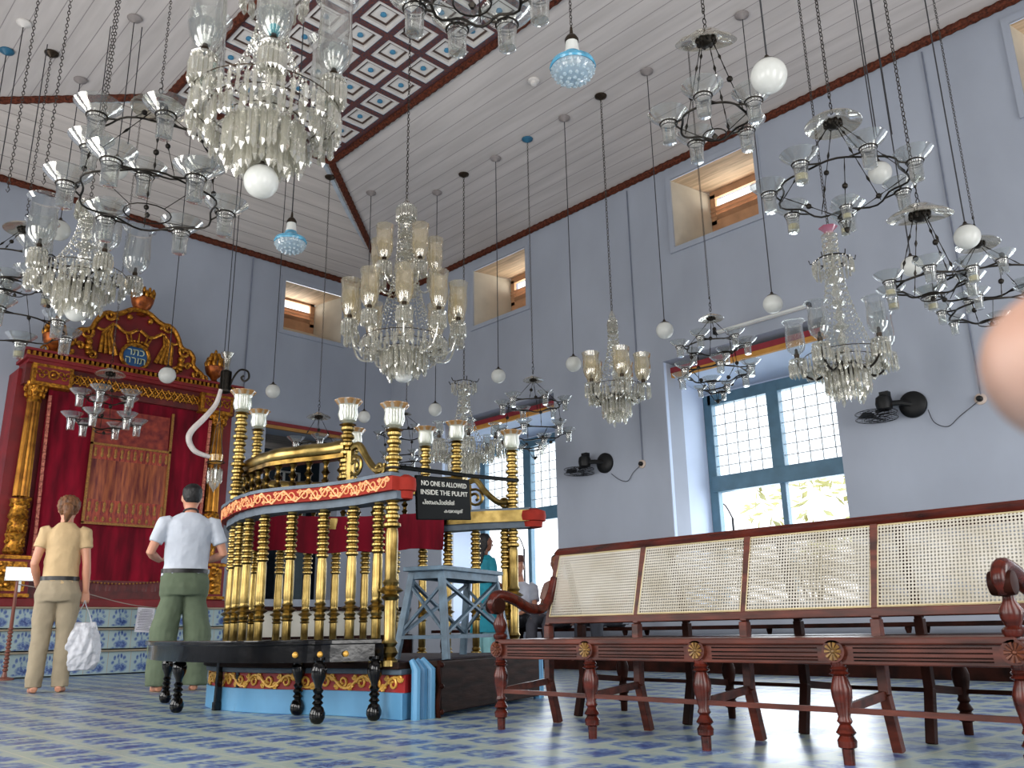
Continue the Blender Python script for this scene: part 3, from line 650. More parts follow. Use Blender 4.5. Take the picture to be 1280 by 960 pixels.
for x, sg in ((3.08, 1), (2.86, -1), (5.28, 1), (4.98, -1)):
    p = MB(); p.tube(scroll2d(x-4.05, 3.2, .05, 1.2, 0, sg, .02, .02), .014, 6); p.build('gilded_scroll', M_gold, ark)
# ================================================================ PULPIT
PM = Vector((3.66, 4.185, 0)); PT = Vector((.93633, .35112, 0)); PN = Vector((-.35112, .93633, 0))
def tn(t, n, z=0.0): return PM+PT*t+PN*n+Vector((0, 0, z))
half = [(-.84, .0), (-.80, .16), (-.75, .32), (-.73, .49), (-.72, .65), (-.735, .84), (-.72, 1.11), (-.63, 1.45), (-.46, 1.75), (-.22, 1.96), (0, 2.02)]
cp = half+[(-a, b) for a, b in half[::-1][1:]]
OUT = [(v.x, v.y) for v in crom([(a, b, 0) for a, b in cp], 6)]
def off(poly, d):
    res = []; n = len(poly)
    for i, (x, y) in enumerate(poly):
        a = Vector(poly[max(i-1, 0)]); b = Vector(poly[min(i+1, n-1)]); t_ = (b-a).normalized(); nn = Vector((-t_.y, t_.x)); res.append((x+nn.x*d, y+nn.y*d))
    return res
# outline runs clockwise seen from above when t grows: outward is left of travel
LEN = [0]
for i in range(1, len(OUT)): LEN.append(LEN[-1]+math.dist(OUT[i], OUT[i-1]))
def at_len(s, d=0.0, raw=False):
    s = max(0, min(s, LEN[-1]-1e-6)); i = max(k for k in range(len(LEN)) if LEN[k] <= s); i = min(i, len(OUT)-2); f = (s-LEN[i])/(LEN[i+1]-LEN[i]); a, b = OUT[i], OUT[i+1]
    if not raw: d -= max(0.0, min(.12, (a[1]-1.05)*.22))
    tx_, ty_ = b[0]-a[0], b[1]-a[1]; L = math.hypot(tx_, ty_); return (a[0]+tx_*f-ty_/L*d, a[1]+ty_*f+tx_/L*d)
pulpit = thing('pulpit', (PM.x, PM.y, 0), 'brass balustraded reading platform on a blue plinth with curling gold and red friezes', 'pulpit')
pulpit.rotation_euler = (0, 0, math.atan2(PT.y, PT.x))
# local frame of the pulpit: x = t, y = n
def solidout(name, d, z0, z1, m, bev=0):
    p = MB(); p.prism([(x, y) for x, y in off(OUT, d)][::-1], z0, z1); return p.build(name, m, pulpit, False, bevel=bev)
def strip(name, d0, d1, z0, z1, m, s0=0.0, s1=None, sm=True):   # a rail following the outline
    s1 = LEN[-1] if s1 is None else s1; k = max(2, int((s1-s0)/.04)); p = MB(); vs = []; fs = []
    for i in range(k+1):
        s = s0+(s1-s0)*i/k; a = at_len(s, d0); b = at_len(s, d1); vs += [(a[0], a[1], z0), (b[0], b[1], z0), (b[0], b[1], z1), (a[0], a[1], z1)]
    for i in range(k):
        o = 4*i
        for j in range(4): fs.append((o+j, o+4+j, o+4+(j+1) % 4, o+(j+1) % 4))
    fs += [(0, 1, 2, 3), (4*k+3, 4*k+2, 4*k+1, 4*k)]; p.add(vs, fs); return p.build(name, m, pulpit, sm)
solidout('blue_plinth', 0.0, 0, .135, M_blue, .004)
solidout('red_frieze_base', -.02, .135, .225, M_frieze2)
solidout('slate_molding', .01, .225, .255, M_greymold, .006); solidout('platform_floor', .03, .255, .29, M_boardwood, .006)
p = MB(); p.prism([(x, y) for x, y in off(OUT, -.06)][::-1], .29, .296); p.build('floor_carpet', M_carpet, pulpit, False)
def vine(name, d, zc, h, pitch, r, m, s0, s1):
    """running scroll: a wave with a curl in every bend"""
    p = MB(); n = int((s1-s0)/pitch)
    def q(s, z): a = at_len(s, d, zc < .5); return (a[0], a[1], z)
    main = [q(s0+(s1-s0)*i/(n*10), zc+h*.36*math.sin(PI*(s0+(s1-s0)*i/(n*10))/pitch)) for i in range(n*10+1)]
    p.tube(main, r, 5)
    for k in range(n):
        sc_ = s0+(k+.5)*pitch; sg = 1 if math.sin(PI*sc_/pitch) > 0 else -1
        for (ds, r0, a0, w_) in ((0, h*.38, 0, 1), (-.40*pitch, h*.22, PI, 1), (.36*pitch, h*.15, 0, -1)):
            pts = []
            for i in range(15):
                rr = r0*(1-.75*i/14); a = a0+sg*w_*(1.35*2*PI*i/14)
                pts.append(q(sc_+ds+rr*math.cos(a), zc-sg*h*(.02 if ds == 0 else -.30)+rr*math.sin(a)))
            p.tube(pts, [r*(1-.35*i/14) for i in range(15)], 5)
    p.build(name, m, pulpit)
vine('gold_scrollwork', -.014, .18, .092, .135, .0088, M_orn, .02, LEN[-1]-.02)
# handrail band at chest height
strip('slate_molding', -.05, .07, 1.16, 1.205, M_greymold); strip('painted_band', -.05, .105, 1.205, 1.285, M_frieze); strip('slate_molding', -.06, .115, 1.285, 1.305, M_greymold)
strip('gilded_inner_band', -.07, -.045, 1.205, 1.288, M_brass)
vine('gold_scrollwork', .107, 1.245, .084, .085, .0056, M_orn2, .03, LEN[-1]-.03)
for sg in (-1, 1):    # rounded horns of the band at the entrance
    p = MB(); p.lathe([(.05, 1.16), (.075, 1.165), (.08, 1.205), (.1, 1.21), (.105, 1.245), (.1, 1.28), (.05, 1.3)], (sg*(.86 if sg > 0 else .83), .0 if sg > 0 else .03, 0), 20); p.v = [((v[0]-sg*.84)*(1 if sg > 0 else .62)+sg*.835, v[1]*(1 if sg > 0 else .7), v[2]) for v in p.v]; p.build('band_horn', M_frieze, pulpit)
# balusters
G_oilrim = glassy('brown_amber_rim_glass', (.8, .6, .38, 1), .3, .08, .45, (.62, .38, .16, 1), .1)
def turned(hh, r, rings_top=8):
    """profile of the cast brass balusters: rings above, plain barrels, collars"""
    pr = [(r*.9, 0), (r*.9, .012), (r*.55, .02), (r*.8, .03), (r*.55, .045)]
    z = .05; n = 3
    pr += [(r*.62, z), (r*.62, hh*.26), (r*.85, hh*.27), (r*.62, hh*.28), (r*.8, hh*.30), (r*.62, hh*.315), (r*1.25, hh*.335), (r*.62, hh*.355), (r*.8, hh*.37), (r*.62, hh*.385), (r*.66, hh*.40), (r*.7, hh*.44), (r*.66, hh*.63), (r*.6, hh*.66)]
    for i in range(rings_top):
        za = hh*(.67+.32*i/rings_top); zb = hh*.32/rings_top; pr += [(r*.6, za), (r*.86, za+zb*.35), (r*.86, za+zb*.6), (r*.6, za+zb*.95)]
    pr += [(r*.7, hh)]; return pr
PL = .29
bm = MB(); bm.lathe(turned(1.16-PL, .043), (0, 0, 0), 14); bal_me = meshof(bm, 'baluster', M_brass)
bm = MB(); bm.lathe([(.02, 0), (.026, .01), (.014, .02), (.018, .04), (.026, .06), (.014, .075), (.014, .1), (.028, .125), (.014, .15), (.013, .19), (.02, .2), (.026, .215), (.014, .235), (.022, .25)], (0, 0, 0), 8); sb_me = meshof(bm, 'spindle', M_brass2)
k = 20
for i in range(k):
    s = .2+(LEN[-1]-.4)*i/(k-1); a = at_len(s, .02); inst(bal_me, 'baluster', pulpit, (a[0], a[1], PL))
# tall posts with tulip lamps: (t, n, shade base height)
def post_profile(z0, z1, r):
    pr = []; h = z1-z0
    if h > 1: pr = [(r*1.1, 0), (r*1.1, .03), (r*.7, .045), (r*1.15, .07), (r*.75, .1), (r*1.05, .12), (r*.75, .14), (r*.8, .38*.9), (r*1.2, .36), (r*.8, .375), (r*1.7, .395), (r*.85, .42), (r*1.1, .44), (r*.8, .46), (r*.85, .70), (r*.8, .72)]; zz = .73
    else: pr = [(r*.9, 0), (r*.9, .02)]; zz = .02
    n = max(4, int((h-zz)/.045))
    for i in range(n):
        za = zz+(h-zz)*i/n; d = (h-zz)/n; k_ = 1.0 if i % 4 else 1.18; pr += [(r*.72, za+.1*d), (r*k_, za+.35*d), (r*k_, za+.65*d), (r*.72, za+.92*d)]
    return pr+[(r*1.25, h), (r*.8, h+.01)]
sh = MB(); sh.lathe([(.022, 0), (.05, .012), (.062, .05), (.056, .09), (.062, .115), (.082, .14), (.078, .142), (.058, .116), (.052, .09), (.058, .05), (.046, .016), (.02, .004)], (0, 0, 0), 48, caps=False, wave=(8, .09, 3)); tul = meshof(sh, 'tulip_lamp_shade', G_frost)
sh = MB(); sh.lathe([(.060, .117), (.074, .134), (.083, .143), (.083, .138), (.075, .129), (.061, .112)], (0, 0, 0), 48, caps=False, wave=(8, .09, -2)); tulrim = meshof(sh, 'amber_rim', G_oilrim)
for (t_, n_, z0, z1, r) in ((-.835, .09, PL-.02, 1.57, .042), (.82, .14, PL, 1.74, .042), (-.73, .5, 1.3, 1.67, .042), (-.64, 1.45, 1.3, 1.88, .042), (.12, 2.0, 1.3, 1.98, .04), (.63, 1.45, 1.3, 1.87, .04), (.725, .84, 1.3, 1.83, .04), (.72, .56, 1.3, 1.84, .042)):
    p = MB(); p.lathe(post_profile(z0, z1, r), (t_, n_, z0), 14); po = p.build('lamp_post', M_brass, pulpit)
    s_ = inst(tul, 'tulip_lamp_shade', po, (t_, n_, z1+.012)); inst(tulrim, 'amber_rim', s_, (0, 0, 0))
# upper gallery: tube rail carried on spindles around the rounded end
s_a = min(LEN, key=lambda L_: abs(at_len(L_)[1]-.5) if L_ < LEN[-1]/2 else 9); s_b = LEN[-1]-s_a
pts = [at_len(s_a+(s_b-s_a)*i/60, .0) for i in range(61)]
p = MB(); p.tube([(x, y, 1.53) for x, y in pts], [.05*(1+.06*math.sin(i*1.7)) for i in range(61)], 12); p.build('gallery_rail', M_brass, pulpit)
strip('gallery_rail_lip', -.045, .045, 1.465, 1.49, M_brass2, s_a, s_b)
k = 31
for i in range(k):
    s = s_a+.05+(s_b-s_a-.1)*i/(k-1); a = at_len(s, .0); inst(sb_me, 'gallery_spindle', pulpit, (a[0], a[1], 1.3), sc_=(1, 1, .75))
for sg in (-1, 1):    # scroll brackets stepping down to the entrance posts
    p = MB(); P = [(sg*.73, .46, 1.52), (sg*.74, .40, 1.53), (sg*.755, .33, 1.44), (sg*.79, .24, 1.36), (sg*.815, .15, 1.36)]
    p.tube(crom(P, 7), .022, 8)
    cx_, cz_, u = .40, 1.40, Vector((sg*-.03, .95, 0))
    for (c_s, c_z, r0, a0, w_) in ((.42, 1.40, .07, 1.2, 1), (.20, 1.36, .045, 2.6, 1)):
        pp = []
        for i in range(20): rr = r0*(1-.75*i/19); a = a0+1.5*2*PI*i/19; yy = c_s+rr*math.cos(a); pp.append((sg*(.83-.25*yy+.03), yy, c_z+rr*math.sin(a)))
        p.tube(pp, .011, 6)
    p.tube([(sg*.735, .47, 1.3), (sg*.735, .47, 1.5)], .03, 8)
    p.build('scroll_bracket', M_brass, pulpit)
# red cloth on the inner reading shelf
cl = MB(); cpts = crom([(-.45, 1.50, 0), (-.2, 1.72, 0), (.15, 1.72, 0), (.42, 1.5, 0), (.56, 1.2, 0), (.6, .9, 0), (.62, .62, 0)], 10); vs = []; n_ = len(cpts)
for j, (z, d) in enumerate(((1.30, 0), (1.22, .005), (1.1, .0), (1.0, .0))):
    for i, c_ in enumerate(cpts): vs.append((c_[0]+.008*math.sin(i*1.9+j), c_[1]-.006*math.cos(i*1.9), z if j < 3 else 1.03+.01*math.sin(i*.4)))
for q in range(len(vs)): vs.append((vs[q][0]*.985+.0, vs[q][1]*.985, vs[q][2]))
fs = []
for j in range(3):
    for i in range(n_-1): a = j*n_+i; fs += [(a, a+1, a+n_+1, a+n_), (4*n_+a, 4*n_+a+n_, 4*n_+a+n_+1, 4*n_+a+1)]
for i in range(n_-1): fs += [(3*n_+i, 3*n_+i+1, 7*n_+i+1, 7*n_+i), (i, 4*n_+i, 4*n_+i+1, i+1)]
cl.add(vs, fs); cl.build('red_cloth_valance', M_velvet, pulpit)
# threshold: blue cheek posts and the dark board that closes the step
for sg, off_ in ((-1, 0), (1, 0)):
    for kx, (ww, m_) in enumerate(((.05, M_blue), (.05, mat('darker_blue_stripe_paint', '#3d7298', .45)), (.06, M_blue))):  # middle post of each cheek is a darker blue
        p = MB(); x = sg*(.80-.052*kx)
        p.tube([(x, -.06-.012*kx, 0), (x, -.06-.012*kx, .25), (x, -.03, .3)], [ww/2*1.0, ww/2, ww/2*.6], 8); p.build('blue_cheek_post', m_, pulpit)
p = MB(); p.box((-.0, -.10, .155), (1.3, .05, .27), tilt=None); p.build('step_board', M_boardwood, pulpit, False, bevel=.008)
p = MB(); p.tube(crom([(-.665, -.12, 0), (-.675, -.12, .08), (-.655, -.12, .16), (-.67, -.12, .24), (-.66, -.12, .29)], 5), .014, 7)
for z in (.03, .16, .27): p.ball((-.665, -.14, z), .014, 7, 5)
p.build('studded_edge', M_mahog2, pulpit)
p = MB(); p.box((0, .04, .277), (1.36, .32, .026)); p.build('threshold_board', M_boardwood, pulpit, False)
# rod and warning sign
pa = tn(-.835, .09); pb = tn(.82, .14); za, zb = zat(pa, 585), zat(pb, 601)
rod = thing('barrier_rod', (pa.x, pa.y, 0), 'thin black rod slung between two brass posts across the pulpit entrance', 'rod')
p = MB(); A = Vector((0, 0, za)); Bv = Vector((pb.x-pa.x, pb.y-pa.y, zb)); dn = (Bv-A).normalized(); nx_ = Vector((dn.y, -dn.x, 0)).normalized()*.045
p.tube([A+nx_, A+nx_+(Bv-A)*.5+Vector((0, 0, -.006)), Bv+nx_], .014, 8); p.build('rod_bar', M_sign, rod)
for q, w_ in ((A, 0), (Bv, 1)):
    p = MB(); p.ring(tuple(q), .042, .005, 16, 5); p.build('wire_tie', M_wire, rod)
import itertools
def on_rod(px):
    best = None
    for i in range(401):
        f_ = i/400; P_ = Vector((pa.x, pa.y, 0))+nx_+A+(Bv-A)*f_; v = P_-CAM; x_ = 640+FPX*v.dot(R2)/v.dot(_f)
        if best is None or abs(x_-px) < best[0]: best = (abs(x_-px), P_)
    return best[1]
S0, S1 = on_rod(520), on_rod(587); sm_ = (S0+S1)/2; sdir = (S1-S0); W_ = sdir.length; ang = math.atan2(sdir.y, sdir.x); tiltz = math.atan2(sdir.z, math.hypot(sdir.x, sdir.y))
HS = .262
sg_ = thing('warning_sign', (sm_.x, sm_.y, sm_.z-.035-HS/2), 'small black painted sign with white capital letters hanging from the rod', 'sign', rz=ang)
sg_.rotation_euler = (0, -tiltz, ang)
p = MB(); p.box((0, 0, 0), (W_, .014, HS)); p.build('sign_board', M_sign, sg_, False, bevel=.008)
for body, wf, zz, xx, bo in (('NO ONE IS ALLOWED', .84, .085, .0, .0003), ('INSIDE THE PULPIT', .87, .032, .0, .0003), ('\u0d2a\u0d4d\u0d30\u0d38\u0d02\u0d17\u0d2a\u0d40\u0d20\u0d24\u0d4d\u0d24\u0d3f\u0d7d', .58, -.028, -.12, 0), ('\u0d15\u0d2f\u0d31\u0d30\u0d41\u0d24\u0d4d', .36, -.078, .14, 0)):
    o = text(body, .04, M_lettering, sg_, (xx*W_, -.0085, zz), (PI/2, 0, 0), None, .001, bold=bo)
    xs = [v.co.x for v in o.data.vertices]; w0 = max(xs)-min(xs); f_ = wf*W_/w0; ys = [v.co.y for v in o.data.vertices]; g_ = min(1.35*f_, .030/(max(ys)-min(ys))*1.0); o.scale = (f_, g_, 1)
for x in (-.4*W_, .4*W_):
    p = MB(); p.ring((x, 0, HS/2+.012), .014, .002, 12, 4, Matrix.Rotation(PI/2, 3, 'Y')); p.build('hanging_ring', M_wire, sg_)
# ================================================================ BLACK RING BENCH in front of the pulpit
bb = thing('curved_bench', (2.75, 4.9, 0), 'glossy black bench curving around the pulpit on turned ball-footed legs', 'bench')
O = Vector((2.75, 4.9, 0))
SZ = .415
outer = [PZ(*q, SZ) for q in ()] 
fo = [(2.40, 6.22), (2.265, 5.8), (2.20, 5.45), (2.17, 5.15), (2.19, 4.80), (2.24, 4.45), (2.36, 4.22), (2.50, 4.09), (2.80, 3.975)]
fi = [(2.62, 6.28), (2.50, 5.85), (2.45, 5.45), (2.43, 5.15), (2.47, 4.85), (2.52, 4.62), (2.60, 4.45), (2.69, 4.33), (2.79, 4.04)]
oo = crom([(x, y, 0) for x, y in fo], 6); ii = crom([(x, y, 0) for x, y in fi], 6)
def seatslab(mb, a, b, z0, z1):
    n = len(a); vs = []
    for z in (z0, z1):
        vs += [(v.x-O.x, v.y-O.y, z) for v in a]+[(v.x-O.x, v.y-O.y, z) for v in b]
    fs = []
    for i in range(n-1): fs += [(2*n+i, 2*n+i+1, 3*n+i+1, 3*n+i), (i, n+i, n+i+1, i+1), (i, i+1, 2*n+i+1, 2*n+i), (n+i, 3*n+i, 3*n+i+1, n+i+1)]
    fs += [(0, 2*n, 3*n, n), (n-1, 2*n-1, 4*n-1, 3*n-1)]; return mb.add(vs, fs)
p = MB(); seatslab(p, oo, ii, SZ-.028, SZ); p.build('seat', M_black, bb, False, bevel=.006)
p = MB(); sh_ = lambda c_, k_: [v+(Vector((2.75, 4.9, 0))-v)*k_ for v in c_]
for e0, e1 in ((sh_(oo, .03), sh_(oo, .08)), (sh_(ii, -.04), sh_(ii, -.10))): seatslab(p, e0, e1, SZ-.115, SZ-.028)
p.build('carved_apron', M_black, bb, False)
ll = MB(); ll.lathe([(.016, 0), (.03, .008), (.04, .03), (.041, .05), (.03, .078), (.018, .088), (.03, .1), (.018, .115), (.03, .13), (.018, .145), (.028, .16), (.018, .175), (.02, .19), (.038, .23), (.042, .26), (.036, .285), (.02, .3), (.03, .31), (.03, .325)], (0, 0, 0), 14)
leg_me = meshof(ll, 'leg', M_black)
def floorpt(px, py): return PZ(px, py, 0)
for q in ((220, 891), (206, 879), (371, 894), (396, 905), (467, 901)):
    v = floorpt(*q); inst(leg_me, 'leg', bb, (v.x-O.x, v.y-O.y, 0))
for q in ((270, 888), (295, 889)):
    v = floorpt(*q); p = MB(); x, y = v.x-O.x, v.y-O.y; p.bar((x, y, 0), (x+.01, y+.0, SZ-.04), .034); p.bar((x, y, 0), (x, y, .05), .042); p.build('square_leg', M_black, bb, False, bevel=.004)
for k_, q in enumerate(((2.40, 4.19), (2.50, 4.11), (2.62, 4.05))):
    p = MB(); p.ball((q[0]-O.x, q[1]-O.y, SZ-.075), .016, 8, 6); p.build('gilded_boss', M_orn, bb)
# small blue step stool standing in the pulpit entrance
c0 = tn(-.10, .10); sto = thing('step_stool', (c0.x, c0.y, PL), 'worn slate-blue wooden trestle stool with crossed braces in the pulpit entrance', 'stool', rz=math.atan2(PT.y, PT.x))
def leg4(sx, sy): return Vector((sx*.40, sy*.17, 0)), Vector((sx*.34, sy*.10, .50))
p = MB(); p.box((0, 0, .515), (.78, .28, .026)); p.build('top_board', M_stool, sto, False, bevel=.004)
p = MB()
for sy in (-1, 1): p.box((0, sy*.112, .48), (.70, .02, .045))
for sx in (-1, 1): p.box((sx*.345, 0, .48), (.02, .2, .045))
p.build('apron', M_stool, sto, False)
for sx in (-1, 1):
    for sy in (-1, 1):
        a, b_ = leg4(sx, sy); p = MB(); p.bar(a, b_, .042, .03); p.build('leg', M_stool, sto, False, bevel=.003)
def lp(sx, sy, f_): a, b_ = leg4(sx, sy); return a+(b_-a)*f_
for sx in (-1, 1):
    p = MB(); p.bar(lp(sx, -1, .25), lp(sx, 1, .25), .03, .02); p.build('rung', M_stool, sto, False)
    p = MB(); p.bar(lp(sx, -1, .85), lp(sx, 1, .3), .022, .015); p.bar(lp(sx, 1, .85), lp(sx, -1, .3), .022, .015); p.build('cross_brace', M_stool, sto, False)
for sy in (-1, 1):
    p = MB(); p.bar(lp(-1, sy, .25), lp(1, sy, .25), .03, .02); p.build('rung', M_stool, sto, False)
    p = MB(); p.bar(lp(-1, sy, .9), lp(1, sy, .28), .024, .015); p.bar(lp(1, sy, .9), lp(-1, sy, .28), .024, .015); p.build('cross_brace', M_stool, sto, False)
# ================================================================ CANE SETTEES
M_inlay = mat('dull_gold_inlay', '#7a5a2a', .5, 0, .25, 40)
def settee(name, x0, ys, facing, label, wood, full):
    """front legs stand on x0 at every y in ys; facing -1 looks towards small x"""
    root = thing(name, (x0, ys[0], 0), label, 'settee', rz=0 if facing < 0 else PI)
    s = 1 if facing < 0 else -1
    Y = [(y-ys[0])*s for y in ys]; lo, hi = min(Y), max(Y)
    SH = .405
    p = MB(); p.box((.19, (lo+hi)/2, SH-.012), (.44, hi-lo+.02, .024)); p.build('seat', wood, root, False, bevel=.006)
    p = MB(); p.box((0, (lo+hi)/2, SH-.05), (.03, hi-lo, .078)); rl = p.build('seat_rail', wood, root, False, bevel=.004)
    for i in range(len(Y)-1):
        y0, y1 = sorted((Y[i], Y[i+1])); p = MB()
        for z in (-.03, -.045, -.06, -.07): p.box((-.0150, (y0+y1)/2, SH+z-.004), (.004, abs(y1-y0)-.13, .005))
        p.build('reeding_groove_shade', M_mahog2, root, False)  # dark strips stand in for the shade in the rail's reeding grooves
    for i, y in enumerate(Y):
        end = i in (0, len(Y)-1)
        p = MB(); p.lathe([(.018, 0), (.02, .05), (.03, .055), (.032, .075), (.022, .09), (.033, .1), (.018, .125), (.026, .135), (.02, .15), (.033, .21), (.035, .24), (.024, .275), (.022, .28), (.034, .287), (.024, .295), (.03, .302), (.024, .31), (.026, .318), (.026, .33)], (0, y, 0), 16)
        p.build('turned_front_leg', (M_mahog if full else wood), root)
        p = MB(); p.lathe([(.037, -.03), (.037, .03)], (0, 0, 0), 18, sx=1.0, sy=1.1); q = Matrix.Rotation(PI/2, 3, 'Y'); p.v = [tuple(q @ Vector(v)+Vector((0, y, SH-.045))) for v in p.v]; bl_ = p.build('leg_block', wood, root)
        p = MB()
        for k in range(10): a = 2*PI*k/10; p.tube([(-.031, y+.008*math.cos(a), SH-.045+.008*math.sin(a)), (-.033, y+.028*math.cos(a), SH-.045+.03*math.sin(a))], [.003, .0065], 5)
        p.ball((-.031, y, SH-.045), .007, 7, 5); p.build('inlaid_rosette', M_inlay if not end else M_ember, root)
        yr_ = y
        p = MB(); p.bar((.385, yr_, 0), (.33, yr_, .2), .036, .036); p.bar((.33, yr_, .2), (.335, yr_, SH+.06), .036, .036); p.bar((.335, yr_, SH+.06), (.43, yr_, SH+.42), .03, .03); p.build('rear_post', wood, root, False, bevel=.003)
        p = MB(); p.bar((0, y, .17), (.335, yr_, .2), .016, .03); p.build('side_stretcher', wood, root, False)
    p = MB(); p.bar((0, lo, .17), (0, hi, .17), .014, .018); p.build('front_stretcher', wood, root, False)
    p = MB(); p.bar((.338, lo, SH+.085), (.338, hi, SH+.085), .03, .032); p.build('lower_back_rail', wood, root, False, bevel=.003)
    p = MB()
    sec = [(.0, .0), (-.018, .012), (-.022, .03), (-.01, .045), (.014, .046), (.022, .02), (.02, -.005)]; 
    yy = [lo-.02, lo+.0, hi-.0, hi+.03]; vs = []
    for k, y in enumerate(yy):
        sc_ = .35 if k in (0, 3) else 1
        for a, b_ in sec: vs.append((.43+a*sc_, y, SH+.405+.02+(b_-.02)*sc_))
    n = len(sec); fs = [(k*n+i, k*n+(i+1) % n, (k+1)*n+(i+1) % n, (k+1)*n+i) for k in range(3) for i in range(n)]+[tuple(range(n))[::-1], tuple(range(3*n, 4*n))]
    p.add(vs, fs); p.build('crest_rail', (M_mahog if full else wood), root)
    for i in range(len(Y)-1):
        y0, y1 = sorted((Y[i], Y[i+1])); y0 += .014; y1 -= .014; p = MB(); vs = []; fs = []
        for (x, z) in ((.342, SH+.10), (.432, SH+.415)):
            for y in (y0, y1): vs += [(x-.012, y, z), (x-.008, y, z)]
        fs = [(0, 2, 6, 4), (1, 5, 7, 3), (0, 4, 5, 1), (2, 3, 7, 6), (4, 6, 7, 5), (0, 1, 3, 2)]
        p.add(vs, fs); p.build('cane_panel', M_cane, root, False)
        p = MB()
        p.tube([(.330, y0, SH+.105), (.42, y0, SH+.41), (.42, y1, SH+.41), (.330, y1, SH+.105)], .0045, 5, closed=True); p.build('cane_beading', mat('cane_edge', '#c4b48c', .5), root)
    if full:
        for y, e in ((lo, -1), (hi, 1)):
            p = MB(); P = crom([(-.035, y, SH+.13), (-.055, y, SH+.165), (-.03, y, SH+.20), (.02, y, SH+.205), (.1, y, SH+.185), (.2, y, SH+.145), (.29, y, SH+.145), (.35, y, SH+.2), (.39, y, SH+.30)], 6)
            n = len(P); p.tube(P, [.021+.006*math.sin(PI*i/n) for i in range(n)], 10); arm = p.build('scrolled_arm', M_mahog, root)
            p = MB(); q = Matrix.Rotation(PI/2, 3, 'X'); p.lathe([(.012, -.035), (.036, -.033), (.04, 0), (.036, .033), (.012, .035)], (0, 0, 0), 16); p.v = [tuple(q @ Vector(v)+Vector((-.03, y, SH+.155))) for v in p.v]; p.build('arm_volute', M_mahog2, arm)
            p = MB(); p.lathe([(.028, SH-.0), (.034, SH+.01), (.034, SH+.02), (.022, SH+.03), (.032, SH+.055), (.034, SH+.075), (.018, SH+.105), (.016, SH+.13), (.026, SH+.15), (.024, SH+.19)], (0, y, 0), 14); p.build('arm_support', M_mahog, root)
    return root
settee('cane_settee', 2.92, [3.17, 2.60, 2.03, 1.47, .905], -1, 'long reddish-brown settee with four cane back panels facing the camera', M_mahogx, True)
settee('cane_settee', 3.98, [.85, 1.47, 2.0, 2.6, 3.30], 1, 'dark settee standing back to back behind the long cane one', M_mahog2, False)
# ================================================================ HANGING LAMPS
def upto(root, loc, z_from, kind='wire', name=None, canopy=True, m=None):
    """wire or chain from local height z_from up to the ceiling above"""
    H = zceil(loc[0], loc[1])-loc[2]; p = MB()
    if kind == 'wire': p.tube([(0, 0, z_from), (.004, .003, (z_from+H)/2), (0, 0, H-.01)], .0055, 5); p.build('suspension_wire', M_wire, root)
    else:
        lk_ = {'chain': (.046, .0125, .0042), 'fine': (.032, .009, .003)}[kind]; p.chain((0, 0, z_from), (0, 0, H-.01), *lk_); p.build('suspension_chain', M_chain, root, False)
    if canopy:
        p = MB(); p.lathe([(.075, -.005), (.07, -.02), (.03, -.045), (.012, -.06)], (0, 0, H), 16); p.build('ceiling_rose', m or M_cap, root)
M_dust = mat('dusty_rose_paint', '#8f8886', .7)
# ---- opal globes
g_ = MB(); g_.ball((0, 0, 0), 1.0, 22, 14); ME_globe = meshof(g_, 'globe', M_opal)
g_ = MB(); g_.lathe([(.62, .78), (.5, .92), (.30, 1.02), (.18, 1.12), (.12, 1.3)], (0, 0, 0), 18); ME_gcap = meshof(g_, 'globe_cap', M_cap)
def globe(px, py, D_, pos, label, rad=None, can=True):
    """pos: function giving the world position"""
    q = pos; root = thing('globe_lamp', tuple(q), label, 'lamp', 'opal globe lamps')
    r = rad; inst(ME_globe, 'globe', root, sc_=(r, r, r)); inst(ME_gcap, 'globe_cap', root, sc_=(r, r, r))
    upto(root, q, 1.25*r, 'wire', canopy=can, m=M_dust if can else None); return root
def at_ppm(px, py, ppm): return CAM+ray(px, py)*(FPX/ppm)
for px, py, x, lab in ((717, 455, 7.04, 'white glass globe lamp hanging just left of the slim crystal chandelier'), (623, 470, 7.04, 'white glass globe lamp hanging against the window wall above the left-hand window end'), (544, 512, 7.04, 'white glass globe lamp left of the chandelier behind the pulpit'),
                       (966, 380, 7.05, 'white glass globe lamp hanging above the white tube light of the large window'), (831, 413, 7.06, 'white glass globe lamp beside the upper left corner of the large window'), (1209, 296, 6.45, 'white glass globe lamp between the two glass-cup chandeliers at far right')):
    globe(px, py, 0, PX(px, py, x), lab, .092)
globe(961, 95, 0, PZ(961, 95, 3.45), 'large near white glass globe lamp beside the upper centre-right cup chandelier', .102, False)
globe(1100, 216, 0, PX(1100, 216, 6.9), 'white glass globe lamp half hidden behind the wide cup chandelier at right', .098, False)
globe(1144, 333, 0, PX(1140, 333, 6.75), 'white glass globe lamp behind the cup ring under the smoked bell at right', .085, False)
for px, py, y, lab, r in ((341, 489, 9.82, 'white glass globe lamp hanging right of the ark against the blue wall', .093), (209, 469, 9.95, 'white glass globe lamp hanging before the ark pediment', .10), (455, 521, 9.66, 'white glass globe lamp low beside the frosted tulip lamps of the pulpit', .085), (74, 288, 9.67, 'white glass globe lamp hanging at upper left beside the tall glass chimney', .115), (145, 210, 8.2, 'white glass globe lamp seen through the large cup chandelier at upper left', .115)):
    globe(px, py, 0, PY(px, py, y), lab, r)
